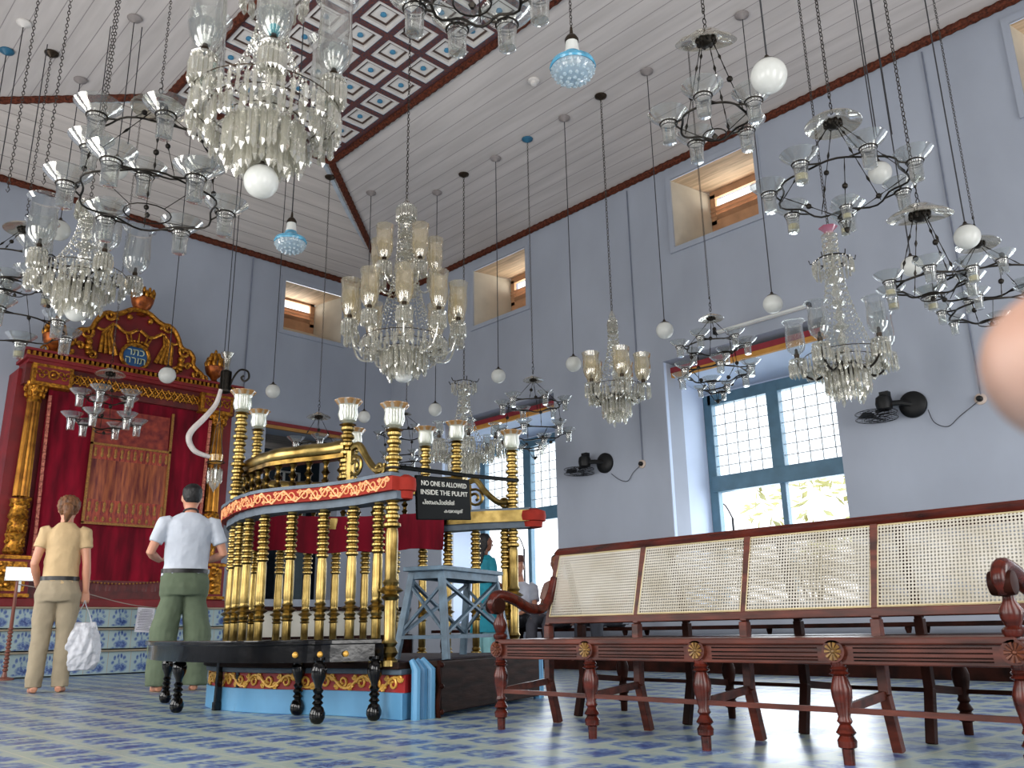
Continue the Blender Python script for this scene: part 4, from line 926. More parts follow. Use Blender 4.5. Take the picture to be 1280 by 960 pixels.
# ---- blue and white enamel pendants
def pendant(px, py, ppm, label, k):
    q = at_ppm(px, py, ppm); root = thing('enamel_pendant', tuple(q), label, 'lamp', 'turquoise rimmed pendants')
    p = MB(); p.lathe([(.05, .11), (.06, .09), (.085, .055), (.135, .035), (.143, .012), (.138, -.002), (.12, .012), (.08, .04), (.05, .06)], (0, 0, 0), 32, caps=False); p.build('rim', M_enamel, root)
    p = MB(); p.lathe([(.133, .0), (.125, -.03), (.1, -.06), (.06, -.08), (.001, -.088)], (0, 0, 0), 28, caps=False)
    for rr, zz, n in ((.128, -.015, 22), (.108, -.05, 18), (.075, -.073, 12), (.035, -.084, 6)):
        for i in range(n): a = 2*PI*i/n; p.ball((rr*math.cos(a), rr*math.sin(a), zz), .013, 6, 4)
    p.build('beaded_bowl', glassy('beaded_opal_glass', (.85, .92, .95, 1), .3, .08, .55, (.8, .9, .95, 1), .1), root)
    p = MB(); p.lathe([(.07, .06), (.052, .09), (.042, .15), (.038, .2)], (0, 0, 0), 20); p.build('neck', M_white, root)
    p = MB(); p.lathe([(.042, .19), (.044, .21), (.03, .235), (.012, .25), (.008, .3)], (0, 0, 0), 16); p.build('socket', M_cap, root)
    upto(root, q, .29, 'fine' if k else 'wire', canopy=False)
pendant(716, 86, 203, 'large turquoise-rimmed beaded pendant lamp high at upper centre', 1)
pendant(363, 304, 142, 'smaller turquoise-rimmed beaded pendant lamp left of the central chandelier', 0)
# ---- cup chandeliers
c_ = MB(); c_.lathe([(.001, -.150), (.040, -.152), (.046, -.148), (.048, -.06), (.056, .0), (.066, .018), (.10, .045), (.132, .075), (.136, .074), (.104, .038), (.07, .012), (.053, -.004), (.044, -.06), (.042, -.140), (.001, -.142)], (0, 0, 0), 24, caps=False); ME_cup = meshof(c_, 'glass_cup', G_cup)
c_ = MB(); c_.lathe([(.001, -.135), (.041, -.136), (.043, -.09), (.001, -.088)], (0, 0, 0), 14, caps=False); ME_wax = meshof(c_, 'candle_wax', mat('yellowed_wax', '#b9b08c', .6))
c_ = MB(); c_.ring((0, 0, 0), .058, .0055, 18, 6); c_.ring((0, 0, -.022), .052, .003, 14, 4)
ME_hoop = meshof(c_, 'cup_hoop', M_iron)
c_ = MB(); c_.lathe([(.03, .055), (.055, .05), (.09, .03), (.125, .004), (.17, -.006), (.20, -.03), (.203, -.028), (.173, .0), (.13, .012), (.09, .04), (.055, .058), (.03, .065)], (0, 0, 0), 30, caps=False); ME_bell = meshof(c_, 'smoke_bell', G_bell)
c_ = MB(); c_.lathe([(.02, .02), (.05, .0), (.06, -.02), (.045, -.045), (.02, -.06), (.001, -.062)], (0, 0, 0), 12)
for i in range(8): a = 2*PI*i/8; c_.ball((.055*math.cos(a), .055*math.sin(a), -.02), .018, 6, 5, 1.5)
ME_crown = meshof(c_, 'iron_crown', M_iron)
def deco_chain(mb, a, b, k=5, bead=True):
    a, b = Vector(a), Vector(b); d = b-a
    for i in range(k):
        p0 = a+d*(i/k); p1 = a+d*((i+1)/k); q = (p0+p1)/2; L = (p1-p0).length
        mb.tube([p0, p0+(p1-p0)*.25, q, p0+(p1-p0)*.75, p1], [.003, .003, .011 if i % 2 else .005, .003, .003], 5)
        if bead and i == k//2: mb.ball(q, .021, 8, 6)
def tier(root, R, z, n, a0, cs=1.0, arm=.075, wax=()):
    ri = R-arm
    p = MB(); N_ = 48; pts = []
    for i in range(N_):
        a = 2*PI*i/N_; pts.append(((ri*(1-.07*math.cos(n*(a-a0))))*math.cos(a), (ri*(1-.07*math.cos(n*(a-a0))))*math.sin(a), z-.012+.008*math.cos(n*(a-a0))))
    p.tube(pts, .0078, 6, closed=True); rg = p.build('iron_ring', M_iron, root)
    for i in range(n):
        a = a0+2*PI*i/n; x, y = math.cos(a), math.sin(a)
        for sg in (-1, 1):
            p = MB(); b0 = a+sg*.26*(6/n)**.5; p.tube(crom([(ri*math.cos(b0), ri*math.sin(b0), z-.012), ((ri+.03)*math.cos(a+sg*.07), (ri+.03)*math.sin(a+sg*.07), z-.004), ((R-.055*cs)*x, (R-.055*cs)*y, z)], 4), .0068, 6); p.build('branch_arm', M_iron, root)
        h = inst(ME_hoop, 'cup_hoop', root, (R*x, R*y, z), sc_=(cs, cs, cs)); cpp = inst(ME_cup, 'glass_cup', root, (R*x, R*y, z+.004), sc_=(cs, cs, cs))
        if i in wax: inst(ME_wax, 'candle_wax', cpp)
def cup_chandelier(q, label, zb, tiers, ch='chain', bellscale=1.0, tiltbell=(0, 0), can=True, from_z=None, bellcol=None):
    root = thing('cup_chandelier', tuple(q), label, 'chandelier', 'hanging rings of glass cups')
    if zb is not None:
        b = inst(ME_bell, 'smoke_bell', root, (0, 0, zb), sc_=(bellscale,)*3); b.rotation_euler = (tiltbell[0], tiltbell[1], 0); inst(ME_crown, 'iron_crown', root, (0, 0, zb), sc_=(bellscale,)*3)
        p = MB(); p.chain((0, 0, zb+.06), (0, 0, zb+.16), .05, .014, .004); p.tube([(0, 0, zb+.15), (.012, 0, zb+.18), (.0, 0, zb+.22), (-.014, 0, zb+.2)], .004, 5); p.build('hook', M_iron, root)
        upto(root, q, zb+.2, ch, canopy=bool(can), m=M_deepblue if can == 'blue' else None)
    prev = (zb-.04, .045*bellscale)
    for k, (R, z, n, a0, cs, wax) in enumerate(tiers):
        tier(root, R, z, n, a0, cs, wax=wax)
        m_ = 4 if n < 7 else 6
        for i in range(m_):
            a = a0+PI/n+2*PI*i/m_; p = MB(); r1 = R-.075
            deco_chain(p, (prev[1]*math.cos(a), prev[1]*math.sin(a), prev[0]), (r1*math.cos(a), r1*math.sin(a), z-.01), max(3, int((prev[0]-z)/.09)), i % 2 == 0 or k > 0); p.build('bead_chain', M_iron, root)
        prev = (z-.01, r1)
    z = prev[0]; p = MB()
    for i in range(4):
        a = i*PI/2+.4; p.tube([(prev[1]*math.cos(a), prev[1]*math.sin(a), z), (prev[1]*.35*math.cos(a), prev[1]*.35*math.sin(a), z-.10)], .003, 5)
    p.ring((0, 0, z-.1), prev[1]*.35, .005, 16, 5); p.lathe([(.01, z-.13), (.02, z-.11), (.006, z-.09)], (0, 0, 0), 8); p.build('lower_finial', M_iron, root)
    return root
q = PX(895, 470, 7.03); Z = lambda py: zat((q.x, q.y), py)-q.z
cup_chandelier(q, 'two-tier iron chandelier of clear glass cups in front of the large window', Z(397), [(.33, Z(432), 6, .2, .72, ()), (.36, Z(466), 6, .7, .72, ()), (.16, Z(487), 3, .2, .5, ())], 'fine', .62)
q = PX(668, 540, 7.03)
cup_chandelier(q, 'two-tier iron chandelier of clear glass cups in front of the left-hand window', Z(474), [(.38, Z(505), 6, .1, .72, ()), (.42, Z(540), 6, .5, .72, ()), (.16, Z(560), 3, .2, .45, ())], 'fine', .62, can='blue')
_ = inst(ME_bell, 'x', None); bpy.data.objects.remove(_)
q = PX(1163, 352, 5.85)
cup_chandelier(q, 'iron ring of waxy glass cups under a smoked glass bell at right', Z(266), [(.29, Z(353), 6, .35, .74, (0, 1, 2, 4))], 'chain', 1.08, (.12, -.16))
q = PX(1232, 360, 6.9); 
cup_chandelier(q, 'far right two-tier glass-cup chandelier with a clear bell partly behind the fingertip', Z(303), [(.42, Z(352), 6, .6, .72, ()), (.34, Z(386), 6, .1, .66, ())], 'fine', .8)
q = PX(1052, 235, 5.56)
cup_chandelier(q, 'wide iron ring of flared glass cups high at right above the tall crystal chandelier', Z(152), [(.50, Z(232), 7, .35, .98, (1, 3)), (.12, Z(268), 2, .5, .7, (0, 1))], 'chain', 1.0)
q = PZ(893, 165, 3.5)
cup_chandelier(q, 'near iron ring of four glass cups hung from a tilted clear bell at upper right', Z(48), [(.285, Z(150), 5, 1.0, .96, ())], 'chain', 1.0, (.25, -.3), can=False)
q = PZ(190, 215, 3.75)
cup_chandelier(q, 'broad two-tier chandelier of flared glass cups at upper left beside the big crystal one', Z(133), [(.48, Z(185), 6, .3, 1.2, ()), (.54, Z(250), 6, .75, 1.2, ())], 'fine', 1.0)
q = PZ(18, 370, 3.78)
cup_chandelier(q, 'two-tier chandelier of glass cups cut by the left edge of the picture', Z(285), [(.50, Z(332), 6, .5, 1.15, ()), (.54, Z(408), 6, .1, 1.15, (1,)), (.3, Z(355), 4, .1, 1.05, (0,))], 'chain', 1.0)
q = PZ(590, -40, 3.55)
cup_chandelier(q, 'nearest glass-cup chandelier, only its hanging cup bottoms showing at the top edge', Z(-150), [(.34, Z(-20), 8, .30, 1.0, ())], 'chain', 1.0)
q = PY(132, 520, 9.9)
cup_chandelier(q, 'small chandelier of nine clear glass cups hanging before the ark curtain', Z(466), [(.28, Z(498), 5, .35, .85, ()), (.34, Z(528), 6, .9, .85, ())], 'fine', .8, can=False)
q = PY(397, 550, 9.75)
cup_chandelier(q, 'low chandelier of glass cups hanging before the dark doorway', Z(520), [(.30, Z(556), 5, .5, .85, ())], 'fine', .78)
q = PX(507, 560, 7.07)
cup_chandelier(q, 'narrow two-tier cup chandelier on beaded chains behind the middle of the pulpit', Z(517), [(.40, Z(542), 6, .2, .5, ()), (.34, Z(572), 5, .6, .55, ())], 'fine', .4, can=False)
# ---- crystal chandeliers
def prism_mesh(L, r=.011):
    p = MB(); p.lathe([(.002, 0), (r*.5, -.008), (.002, -.016)], (0, 0, 0), 5); p.lathe([(.003, -.018), (r, -.035), (r*.8, -L*.7), (r*1.05, -L*.86), (.001, -L)], (0, 0, 0), 4, a0=.4); return p
ME_pr = meshof(prism_mesh(.12), 'prism', G_prism, False); ME_prl = meshof(prism_mesh(.19, .013), 'prism', G_prism, False)
def add_mesh(mb, me, loc, rz=0, s=1):
    c, s_ = math.cos(rz), math.sin(rz); mb.add([(loc[0]+s*(v.co.x*c-v.co.y*s_), loc[1]+s*(v.co.x*s_+v.co.y*c), loc[2]+s*v.co.z) for v in me.vertices], [tuple(pl.vertices) for pl in me.polygons])
def fringe(R, z, n, me, s=1.0, seed=0):
    rnd = random.Random(seed); p = MB()
    for i in range(n): a = 2*PI*i/n+rnd.uniform(-.05, .05); add_mesh(p, me, (R*math.cos(a), R*math.sin(a), z+rnd.uniform(-.008, .008)), rnd.uniform(0, 6), s*rnd.uniform(.85, 1.1))
    return p
def strands(r0, z0, r1, z1, n, beads, sag=.1, r=.010, seed=1):
    """strings of faceted beads from one hoop to the next"""
    rnd = random.Random(seed); p = MB()
    for i in range(n):
        a = 2*PI*i/n
        for k in range(beads):
            f_ = (k+.5)/beads; rr = r0+(r1-r0)*f_+sag*math.sin(PI*f_); zz = z0+(z1-z0)*f_; q = r*rnd.uniform(.75, 1.15)
            p.lathe([(.0005, -q*1.3), (q, 0), (.0005, q*1.3)], (rr*math.cos(a), rr*math.sin(a), zz), 5, caps=False, a0=rnd.uniform(0, 1))
    return p
def hurricane(h, r, lip=1.25):
    p = MB(); p.lathe([(r*.32, 0), (r*.45, h*.02), (r*.85, h*.14), (r, h*.28), (r*.98, h*.5), (r*.9, h*.75), (r*.95, h*.92), (r*lip, h), (r*lip*.98, h*1.005), (r*.92, h*.93), (r*.87, h*.75), (r*.94, h*.5), (r*.96, h*.28), (r*.8, h*.15), (r*.3, h*.02)], (0, 0, 0), 24, caps=False); return p
def etched(h, r):
    """amber shade with an all-over raised diamond pattern"""
    p = MB(); n = 22; ks = 12; vs = []; prof = [.55, .72, .84, .92, .97, 1, 1.0, .98, .96, .95, .98, 1.03, 1.1]
    for k in range(ks+1):
        for i in range(n): a = 2*PI*(i+.5*(k % 2))/n; rr = r*prof[k]*(1.06 if (i+k) % 2 else .95); vs.append((rr*math.cos(a), rr*math.sin(a), h*k/ks))
    p.add(vs, [(k*n+i, k*n+(i+1) % n, (k+1)*n+(i+1) % n, (k+1)*n+i) for k in range(ks) for i in range(n)]); return p
def crystal(q, label, R, n, a0, z_arm, z_top, shade, shade_h, shade_r, bottom='ball', arm_drop=.12, arm_rise=.10, core=.1, prisms=(10, .9), rows=3, ch='chain', tint=None, topbell=None, stem=None, can=True, hi=None, globe_r=.1, dens=1.0, armm=None, name='crystal_chandelier', bulbs=()):
    """q is the centre of the arm bowl; z offsets are from there"""
    root = thing(name, tuple(q), label, 'chandelier')
    # stem of stacked urns
    pr = []; z = -.05; k = 0
    while z < z_top:
        L = .13 if k % 2 == 0 else .09; rr = (core*.42 if k % 2 == 0 else core*.62)
        pr += [(.014, z), (rr*.6, z+L*.12), (rr, z+L*.45), (rr*.55, z+L*.8), (.014, z+L*.97)]; z += L; k += 1
    p = MB(); p.lathe(pr, (0, 0, 0), 9); p.build('glass_stem', G_prism, root, False)
    p = MB(); p.lathe([(.02, -.13), (.06, -.12), (core, -.07), (core*1.15, -.03), (core*.9, 0), (.03, .02)], (0, 0, 0), 20); p.build('arm_bowl', armm or G_prism, root, False)
    for kx, (rr, zz, nn, mm) in enumerate(((core*1.5, -.02, int(18*dens), ME_prl), (core*2.2, .03, int(24*dens), ME_pr), (core*1.0, -.09, int(12*dens), ME_prl), (core*2.9, .07, int(26*dens), ME_pr))[:rows+1]):
        f = fringe(rr, zz, nn, mm, prisms[1], kx).build('crystal_fringe', G_prism, root, False); f['kind'] = 'stuff'
    p = MB(); p.ring((0, 0, .03), core*2.2, .004, 30, 5); p.ring((0, 0, .07), core*2.9, .004, 30, 5); p.ring((0, 0, -.02), core*1.5, .004, 30, 5); p.build('brass_hoop', M_cap, root)
    # tent of bead strands
    f = strands(core*.55, z_top-.02, core*2.2, .06, int(14*dens), max(8, int(z_top/.045)), -core*.55, .0095).build('bead_curtain', G_prism, root, False); f['kind'] = 'stuff'
    if topbell:
        p = MB(); p.lathe([(.02, z_top+.08), (topbell*.4, z_top+.07), (topbell, z_top+.02), (topbell*.97, z_top+.012), (topbell*.38, z_top+.06)], (0, 0, 0), 24, caps=False); p.build('top_dish', G_clear, root)
        f = fringe(topbell, z_top+.02, int(16*dens), ME_pr, prisms[1]*.95, 9).build('crystal_fringe', G_prism, root, False); f['kind'] = 'stuff'
    def arm_at(a, R_, zt, zend, hs=1.0, bulb=True):
        c, s = math.cos(a), math.sin(a)
        P = [(core*.8*c, core*.8*s, -.03+zt), (R_*.35*c, R_*.35*s, -arm_drop*.4+zt), (R_*.62*c, R_*.62*s, -arm_drop+zt), (R_*.88*c, R_*.88*s, -arm_drop*.45+zt), (R_*c, R_*s, zend)]
        p = MB(); p.tube(crom(P, 5), .0105, 7); ar = p.build('curved_arm', armm or G_prism, root)
        x, y = R_*c, R_*s
        p = MB(); p.lathe([(.012, -.01), (.03, .0), (.062, .008), (.075, .022), (.072, .024), (.03, .012), (.015, .02), (.018, .05), (.014, .06)], (x, y, zend), 14); p.build('drip_pan', G_prism, ar, False)
        f = MB()
        for i in range(prisms[0]): b = 2*PI*i/prisms[0]; add_mesh(f, ME_pr, (x+.07*math.cos(b), y+.07*math.sin(b), zend+.015), b, prisms[1])
        f.build('crystal_fringe', G_prism, ar, False)['kind'] = 'stuff'
        p = MB(); p.lathe([(.014, .04), (.022, .045), (.024, .075), (.016, .085), (.014, .12), (.006, .13)], (x, y, zend), 10); p.build('candle_socket', M_cap, ar)
        s_ = inst(SH[shade][0], 'glass_shade', ar, (x, y, zend+.07), sc_=(shade_r*hs, shade_r*hs, shade_h*hs))
        return ar, x, y
    for i in range(n): arm_at(a0+2*PI*i/n, R, 0, z_arm)
    if hi:
        for i in range(hi[1]): arm_at(hi[2]+2*PI*i/hi[1], hi[0], hi[3], hi[3]+.08, hi[4])
    if bottom == 'globe':
        inst(ME_globe, 'opal_globe', root, (0, 0, -.13-globe_r*1.5), sc_=(globe_r,)*3); inst(ME_gcap, 'globe_cap', root, (0, 0, -.13-globe_r*1.5), sc_=(globe_r,)*3)
    else:
        p = MB(); p.ball((0, 0, -.20), globe_r*.6, 10, 7); p.build('crystal_ball', G_prism, root, False)
    upto(root, q, z_top+.06, ch, canopy=can); return root
SH = {'hurricane': (meshof(hurricane(1, 1), 'glass_shade', G_clear),), 'amber': (meshof(etched(1, 1), 'glass_shade', G_amber),), 'tulip': (meshof(hurricane(1, 1, 1.5), 'glass_shade', G_cup),)}
q = PX(505, 436, 4.75); Z = lambda py: zat((q.x, q.y), py)-q.z
ce = crystal(q, 'large central crystal chandelier with tall amber etched shades above the pulpit', .55, 10, .3, Z(412), Z(262), 'amber', .37, .085, 'x', .10, core=.145, prisms=(16, 1.2), rows=3, hi=(.30, 5, .8, Z(352), .95), dens=2.6, topbell=.10)
p = MB(); p.lathe([(.001, -.34), (.04, -.335), (.065, -.315), (.07, -.30), (.078, -.285), (.07, -.27), (.08, -.25), (.074, -.235), (.078, -.21), (.06, -.19), (.05, -.18)], (0, 0, .0), 24); p.v = [(a*1.15, b*1.15, c) for a, b, c in p.v]; p.build('ribbed_white_lamp', M_white, ce)
p = MB()
for i in range(6): a = PI*i/3; p.tube([(.04*math.cos(a), .04*math.sin(a), -.10), (.078*math.cos(a), .078*math.sin(a), -.14), (.08*math.cos(a), .08*math.sin(a), -.2)], .006, 5)
p.build('lamp_clasp', M_iron, ce)
q = PZ(332, 150, 3.4)
bg_ = crystal(q, 'biggest crystal chandelier with cylinder shades and long prisms filling the upper left', .42, 6, .1, .19, .95, 'hurricane', .52, .105, 'globe', -.04, core=.15, prisms=(18, 1.5), rows=3, dens=2.0, topbell=.2, globe_r=.1)
for ch_ in list(bg_.children):
    if ch_.name.startswith('opal_globe') or ch_.name.startswith('globe_cap'): ch_.location.z = zat((q.x, q.y), 227)-q.z
for i in range(6):    # filament bulbs with coloured sockets in the big shades
    a = .1+2*PI*i/6; x, y = .42*math.cos(a), .42*math.sin(a)
    p = MB(); p.lathe([(.026, .29), (.034, .295), (.034, .335), (.02, .35)], (x, y, 0), 12); s_ = p.build('bulb_socket', M_teal if i % 2 == 0 else M_white, bg_)
    p = MB(); p.lathe([(.014, .35), (.04, .39), (.046, .43), (.034, .465), (.001, .48)], (x, y, 0), 14, caps=False); p.build('light_bulb', G_clear, s_)
q = PZ(100, 352, 3.5)
lf = crystal(q, 'crystal chandelier with tall clear chimneys and scrolled iron arms at left', .44, 5, 2.3, .10, .75, 'hurricane', .44, .12, 'globe', -.02, core=.13, prisms=(16, 1.3), rows=3, dens=2.0, armm=M_iron, globe_r=.1, topbell=.11)
for ch_ in list(lf.children):
    if ch_.name.startswith('opal_globe') or ch_.name.startswith('globe_cap'): ch_.location.z = zat((q.x, q.y), 388)-q.z
for i in range(5):
    a = 2.3+2*PI*i/5; p = MB(); pts = []
    for k in range(20): rr = .06*(1-.8*k/19); b = k*.5; pts.append(((.30+rr*math.cos(b))*math.cos(a), (.30+rr*math.cos(b))*math.sin(a), .08+rr*math.sin(b)))
    p.tube(pts, .006, 5); p.build('iron_scroll', M_iron, lf)
q = PX(770, 492, 7.03)
crystal(q, 'slim crystal chandelier with etched shades hanging between the two windows', .30, 5, .3, Z(497)+.0 if False else .06, zat((q.x, q.y), 402)-q.z, 'amber', .30, .085, 'x', .09, core=.10, prisms=(10, 1.3), rows=3, dens=1.6, armm=M_iron, topbell=.05)
q = PX(1057, 455, 7.03)
cr = crystal(q, 'tall crystal chandelier with open glass chimneys overlapping the large window', .40, 5, .6, .08, zat((q.x, q.y), 290)-q.z, 'hurricane', .32, .085, 'x', .1, core=.12, prisms=(13, 1.3), rows=3, dens=1.8, armm=M_iron)
zz = zat((q.x, q.y), 325)-q.z; p = MB(); p.ring((0, 0, zz), .14, .007, 24, 6)
for i in range(6): a = PI*i/3; p.tube([(.14*math.cos(a), .14*math.sin(a), zz), (.19*math.cos(a), .19*math.sin(a), zz-.02), (.2*math.cos(a), .2*math.sin(a), zz+.02)], .005, 5)
p.build('upper_crown', M_iron, cr); fringe(.17, zz-.01, 26, ME_pr, 1.2, 4).build('crystal_fringe', G_prism, cr, False)['kind'] = 'stuff'
p = MB(); p.lathe([(.03, 0), (.05, .03), (.075, .055), (.08, .06), (.05, .05)], (0, 0, zat((q.x, q.y), 292)-q.z), 16, caps=False, wave=(6, .2, 1)); p.build('pink_top_dish', G_pink, cr)
q = PX(580, 566, 7.0)
cr = crystal(q, 'crystal chandelier with a wide prism skirt seen behind the pulpit lamps', .50, 8, .2, .07, zat((q.x, q.y), 480)-q.z, 'tulip', .17, .06, 'globe', .07, core=.13, prisms=(12, 1.25), rows=3, dens=1.8, can=True, globe_r=.085)
zz = zat((q.x, q.y), 478)-q.z; p = MB(); p.ring((0, 0, zz), .12, .006, 24, 6)
for i in range(6): a = PI*i/3; p.tube([(.1*math.cos(a), .1*math.sin(a), zz), (.19*math.cos(a), .19*math.sin(a), zz-.01), (.21*math.cos(a), .21*math.sin(a), zz+.03)], .006, 5)
p.build('upper_crown', M_iron, cr); fringe(.16, zz-.01, 24, ME_pr, 1.1, 5).build('crystal_fringe', G_prism, cr, False)['kind'] = 'stuff'
# ---- chains and wires that hang down out of other lamps, with their ceiling roses
for k, (px0, py0, px1, py1, kd, lab) in enumerate(((8, 63, 0, 112, 'wire', 'wire with a blue ceiling rose at the left edge'), (30, 28, 1, 215, 'wire', 'wire from a small pale ceiling rose at upper left'), (463, 240, 455, 300, 'wire', None), )):
    pass
def loosewire(x, y, z, kind, lab, m=None, can=True, cat='chain', end=True):
    nm = 'hanging_chain' if kind != 'wire' else 'hanging_wire'
    root = thing(nm, (x, y, z), lab, cat, None); upto(root, (x, y, z), 0, kind, canopy=can, m=m)
    if end and kind != 'wire':
        p = MB(); p.tube([(0, 0, .02), (.015, 0, -.01), (0, 0, -.045), (-.016, 0, -.02)], .004, 5); p.build('end_hook', M_iron, root)
v = PY(8, 63, 9.5); 
loosewire(1.56, 9.54, 3.9, 'wire', 'thin wire below a blue ceiling rose at the left edge', M_deepblue, cat='wire')
loosewire(1.568, 8.93, 3.9, 'wire', 'thin wire below a pale ceiling rose at the upper left corner', M_cofw, cat='wire')
def chain_at(px, py, z, kind, lab):
    q = PZ(px, py, z); loosewire(q.x, q.y, z, kind, lab, can=False, cat='chain' if kind != 'wire' else 'wire')
chain_at(129, 158, 4.9, 'chain', 'empty steel chain ending in a hook above the upper left cup chandelier')
chain_at(55, 225, 4.4, 'chain', 'slack steel chain hanging left of the empty hooked chain')
chain_at(10, 235, 4.4, 'chain', 'leftmost steel chain near the left edge of the picture')
chain_at(115, 210, 5.0, 'wire', 'dark wire crossing the white planks right of the slack chain')
chain_at(33, 225, 5.0, 'wire', 'dark wire between the two left-hand chains')
chain_at(160, 180, 5.3, 'wire', 'dark wire just left of the upper left smoke bell')
chain_at(1096, 170, 4.2, 'wire', 'dark wire crossing the carved trim above the flared cups at right')
chain_at(1115, 168, 4.4, 'wire', 'second dark wire crossing the carved trim, nearer the steel chain')
for x, y, lab in ((6.302, 6.141, 'small white empty ceiling rose beside the turquoise pendant'),):
    p = MB(); p.lathe([(.07, -.0), (.068, -.02), (.04, -.03), (.036, -.06), (.02, -.065)], (0, 0, 0), 16); o = p.build('ceiling_rose', M_cofw, None, loc=(x, y, zceil(x, y))); tag(o, lab, 'ceiling rose')
# ---- black metal lantern with a curved glass horn, in front of the ark
q = PY(282, 478, 9.3); s = 1.0
ln = thing('metal_lantern', tuple(q), 'slender black metal lantern with a scrolled arm and flared glass mouth right of the ark', 'lantern')
p = MB(); p.lathe([(.02, -.14), (.07, -.12), (.075, -.10), (.05, -.09), (.055, .12), (.065, .13), (.03, .15)], (0, 0, 0), 8)
for i in range(8): a = PI*i/4; p.tube([(.06*math.cos(a), .06*math.sin(a), -.1), (.06*math.cos(a), .06*math.sin(a), .12)], .008, 5)
p.build('lantern_body', M_iron, ln)
p = MB(); p.lathe([(.03, .14), (.03, .22), (.045, .30), (.075, .36), (.07, .36), (.035, .29), (.024, .2)], (0, 0, 0), 14, caps=False, wave=(7, .12, 3)); p.build('flared_mouth', G_bell, ln)
pts = crom([(.05, 0, -.06), (.09, .0, .06), (.16, 0, .15), (.25, 0, .13), (.27, 0, .05), (.22, 0, .01), (.18, 0, .05), (.21, 0, .08)], 6); rt = Matrix.Rotation(-YAW, 3, 'Z'); p = MB(); p.tube([rt @ v for v in pts], .012, 7); p.build('scroll_arm', M_iron, ln); upto(ln, q, .15, 'wire', canopy=False)
ya = 9.25; pts = [PY(x_, y_, ya)-q for x_, y_ in ((276, 487), (270, 505), (256, 522), (240, 538), (236, 550), (244, 564), (262, 571))]
p = MB(); hp = crom(pts, 5); nn = len(hp); p.tube(hp, [.022+.012*math.sin(PI*i/nn) for i in range(nn)], 10); p.build('white_horn_tube', mat('pale_horn', '#c9c0bc', .35), ln)
q = PY(270, 573, 9.9)
ol = thing('oil_lamp', tuple(q), 'yellow glass oil lamp with a cut crystal pendant hanging before the right ark column', 'lamp')
p = MB(); p.lathe([(.06, -.06), (.075, -.05), (.085, .04), (.08, .045), (.068, -.045)], (0, 0, 0), 16, caps=True); p.build('oil_glass', G_oil, ol)
p = MB(); p.ring((0, 0, -.05), .1, .008, 18, 5); p.tube([(0, 0, -.07), (0, 0, -.12)], .02, 6); p.build('holder_ring', M_cap, ol)
p = MB(); p.lathe([(.02, -.12), (.06, -.16), (.03, -.2), (.07, -.27), (.06, -.33), (.02, -.38), (.001, -.42)], (0, 0, 0), 8); p.build('crystal_pendant', G_prism, ol, False)
fringe(.08, -.12, 10, ME_prl, 1, 3).build('crystal_fringe', G_prism, ol, False)['kind'] = 'stuff'
p = MB()
for i in range(3): a = 2*PI*i/3; p.tube([(.1*math.cos(a), .1*math.sin(a), -.05), (0, 0, .55)], .0035, 4)
p.build('hanging_rod', M_wire, ol); upto(ol, q, .54, 'wire', canopy=False)
# ================================================================ FANS, SOCKETS, TUBE LIGHT
def fan(px, py, label, lx):
    q = PX(px, py, XW); root = thing('wall_fan', (XW, q.y, q.z), label, 'fan', 'black wall fans')
    rx = Matrix.Rotation(PI/2, 3, 'Y')
    p = MB(); p.lathe([(.135, -.0), (.135, .03), (.11, .05), (.05, .06)], (0, 0, 0), 28); p.v = [tuple(rx @ Vector((a, b, -c))) for a, b, c in p.v]; p.build('wall_plate', M_fan, root)
    p = MB(); p.tube([(-.03, 0, 0), (-.12, .08, .02), (-.16, .16, .02)], .028, 8); p.build('bracket_arm', M_fan, root)
    p = MB(); p.lathe([(.03, -.08), (.075, -.06), (.085, .0), (.075, .06), (.04, .085)], (-.17, .22, .03), 14); p.box((-.17, .2, .12), (.07, .09, .05)); p.build('motor_housing', M_fan, root)
    cc = Vector((-.2, .30, -.09)); p = MB()
    for z, R_ in ((.03, .2), (-.03, .2), (.035, .12), (-.035, .12), (.04, .05), (-.04, .05)): p.ring(cc+Vector((0, 0, z)), R_, .0035, 28, 4)
    for i in range(16):
        a = 2*PI*i/16; c, s = math.cos(a), math.sin(a); p.tube([cc+Vector((.04*c, .04*s, .04)), cc+Vector((.2*c, .2*s, .03)), cc+Vector((.2*c, .2*s, -.03)), cc+Vector((.04*c, .04*s, -.04))], .002, 4)
    p.build('wire_guard', M_fan, root)
    for i in range(3):
        a = 2*PI*i/3+.4; p = MB(); x, y = math.cos(a), math.sin(a); u = Vector((x, y, 0)); w_ = Vector((-y, x, 0)); vs = []
        for r_, h in ((.03, .02), (.10, .055), (.17, .06)):
            for e in (-1, 1):
                for t_ in (.004, 0): vs.append(cc+u*r_+w_*h*e+Vector((0, 0, .018*e+t_)))
        fs = []
        for k in range(2):
            o = k*4; fs += [(o, o+4, o+6, o+2), (o+1, o+3, o+7, o+5), (o, o+1, o+5, o+4), (o+2, o+6, o+7, o+3)]
        fs += [(0, 2, 3, 1), (8, 9, 11, 10)]; p.add(vs, fs); p.build('fan_blade', M_fan, root)
    p = MB(); p.tube([cc+Vector((0, 0, .03)), Vector((-.17, .23, .0))], .02, 8); p.build('shaft', M_fan, root); return q
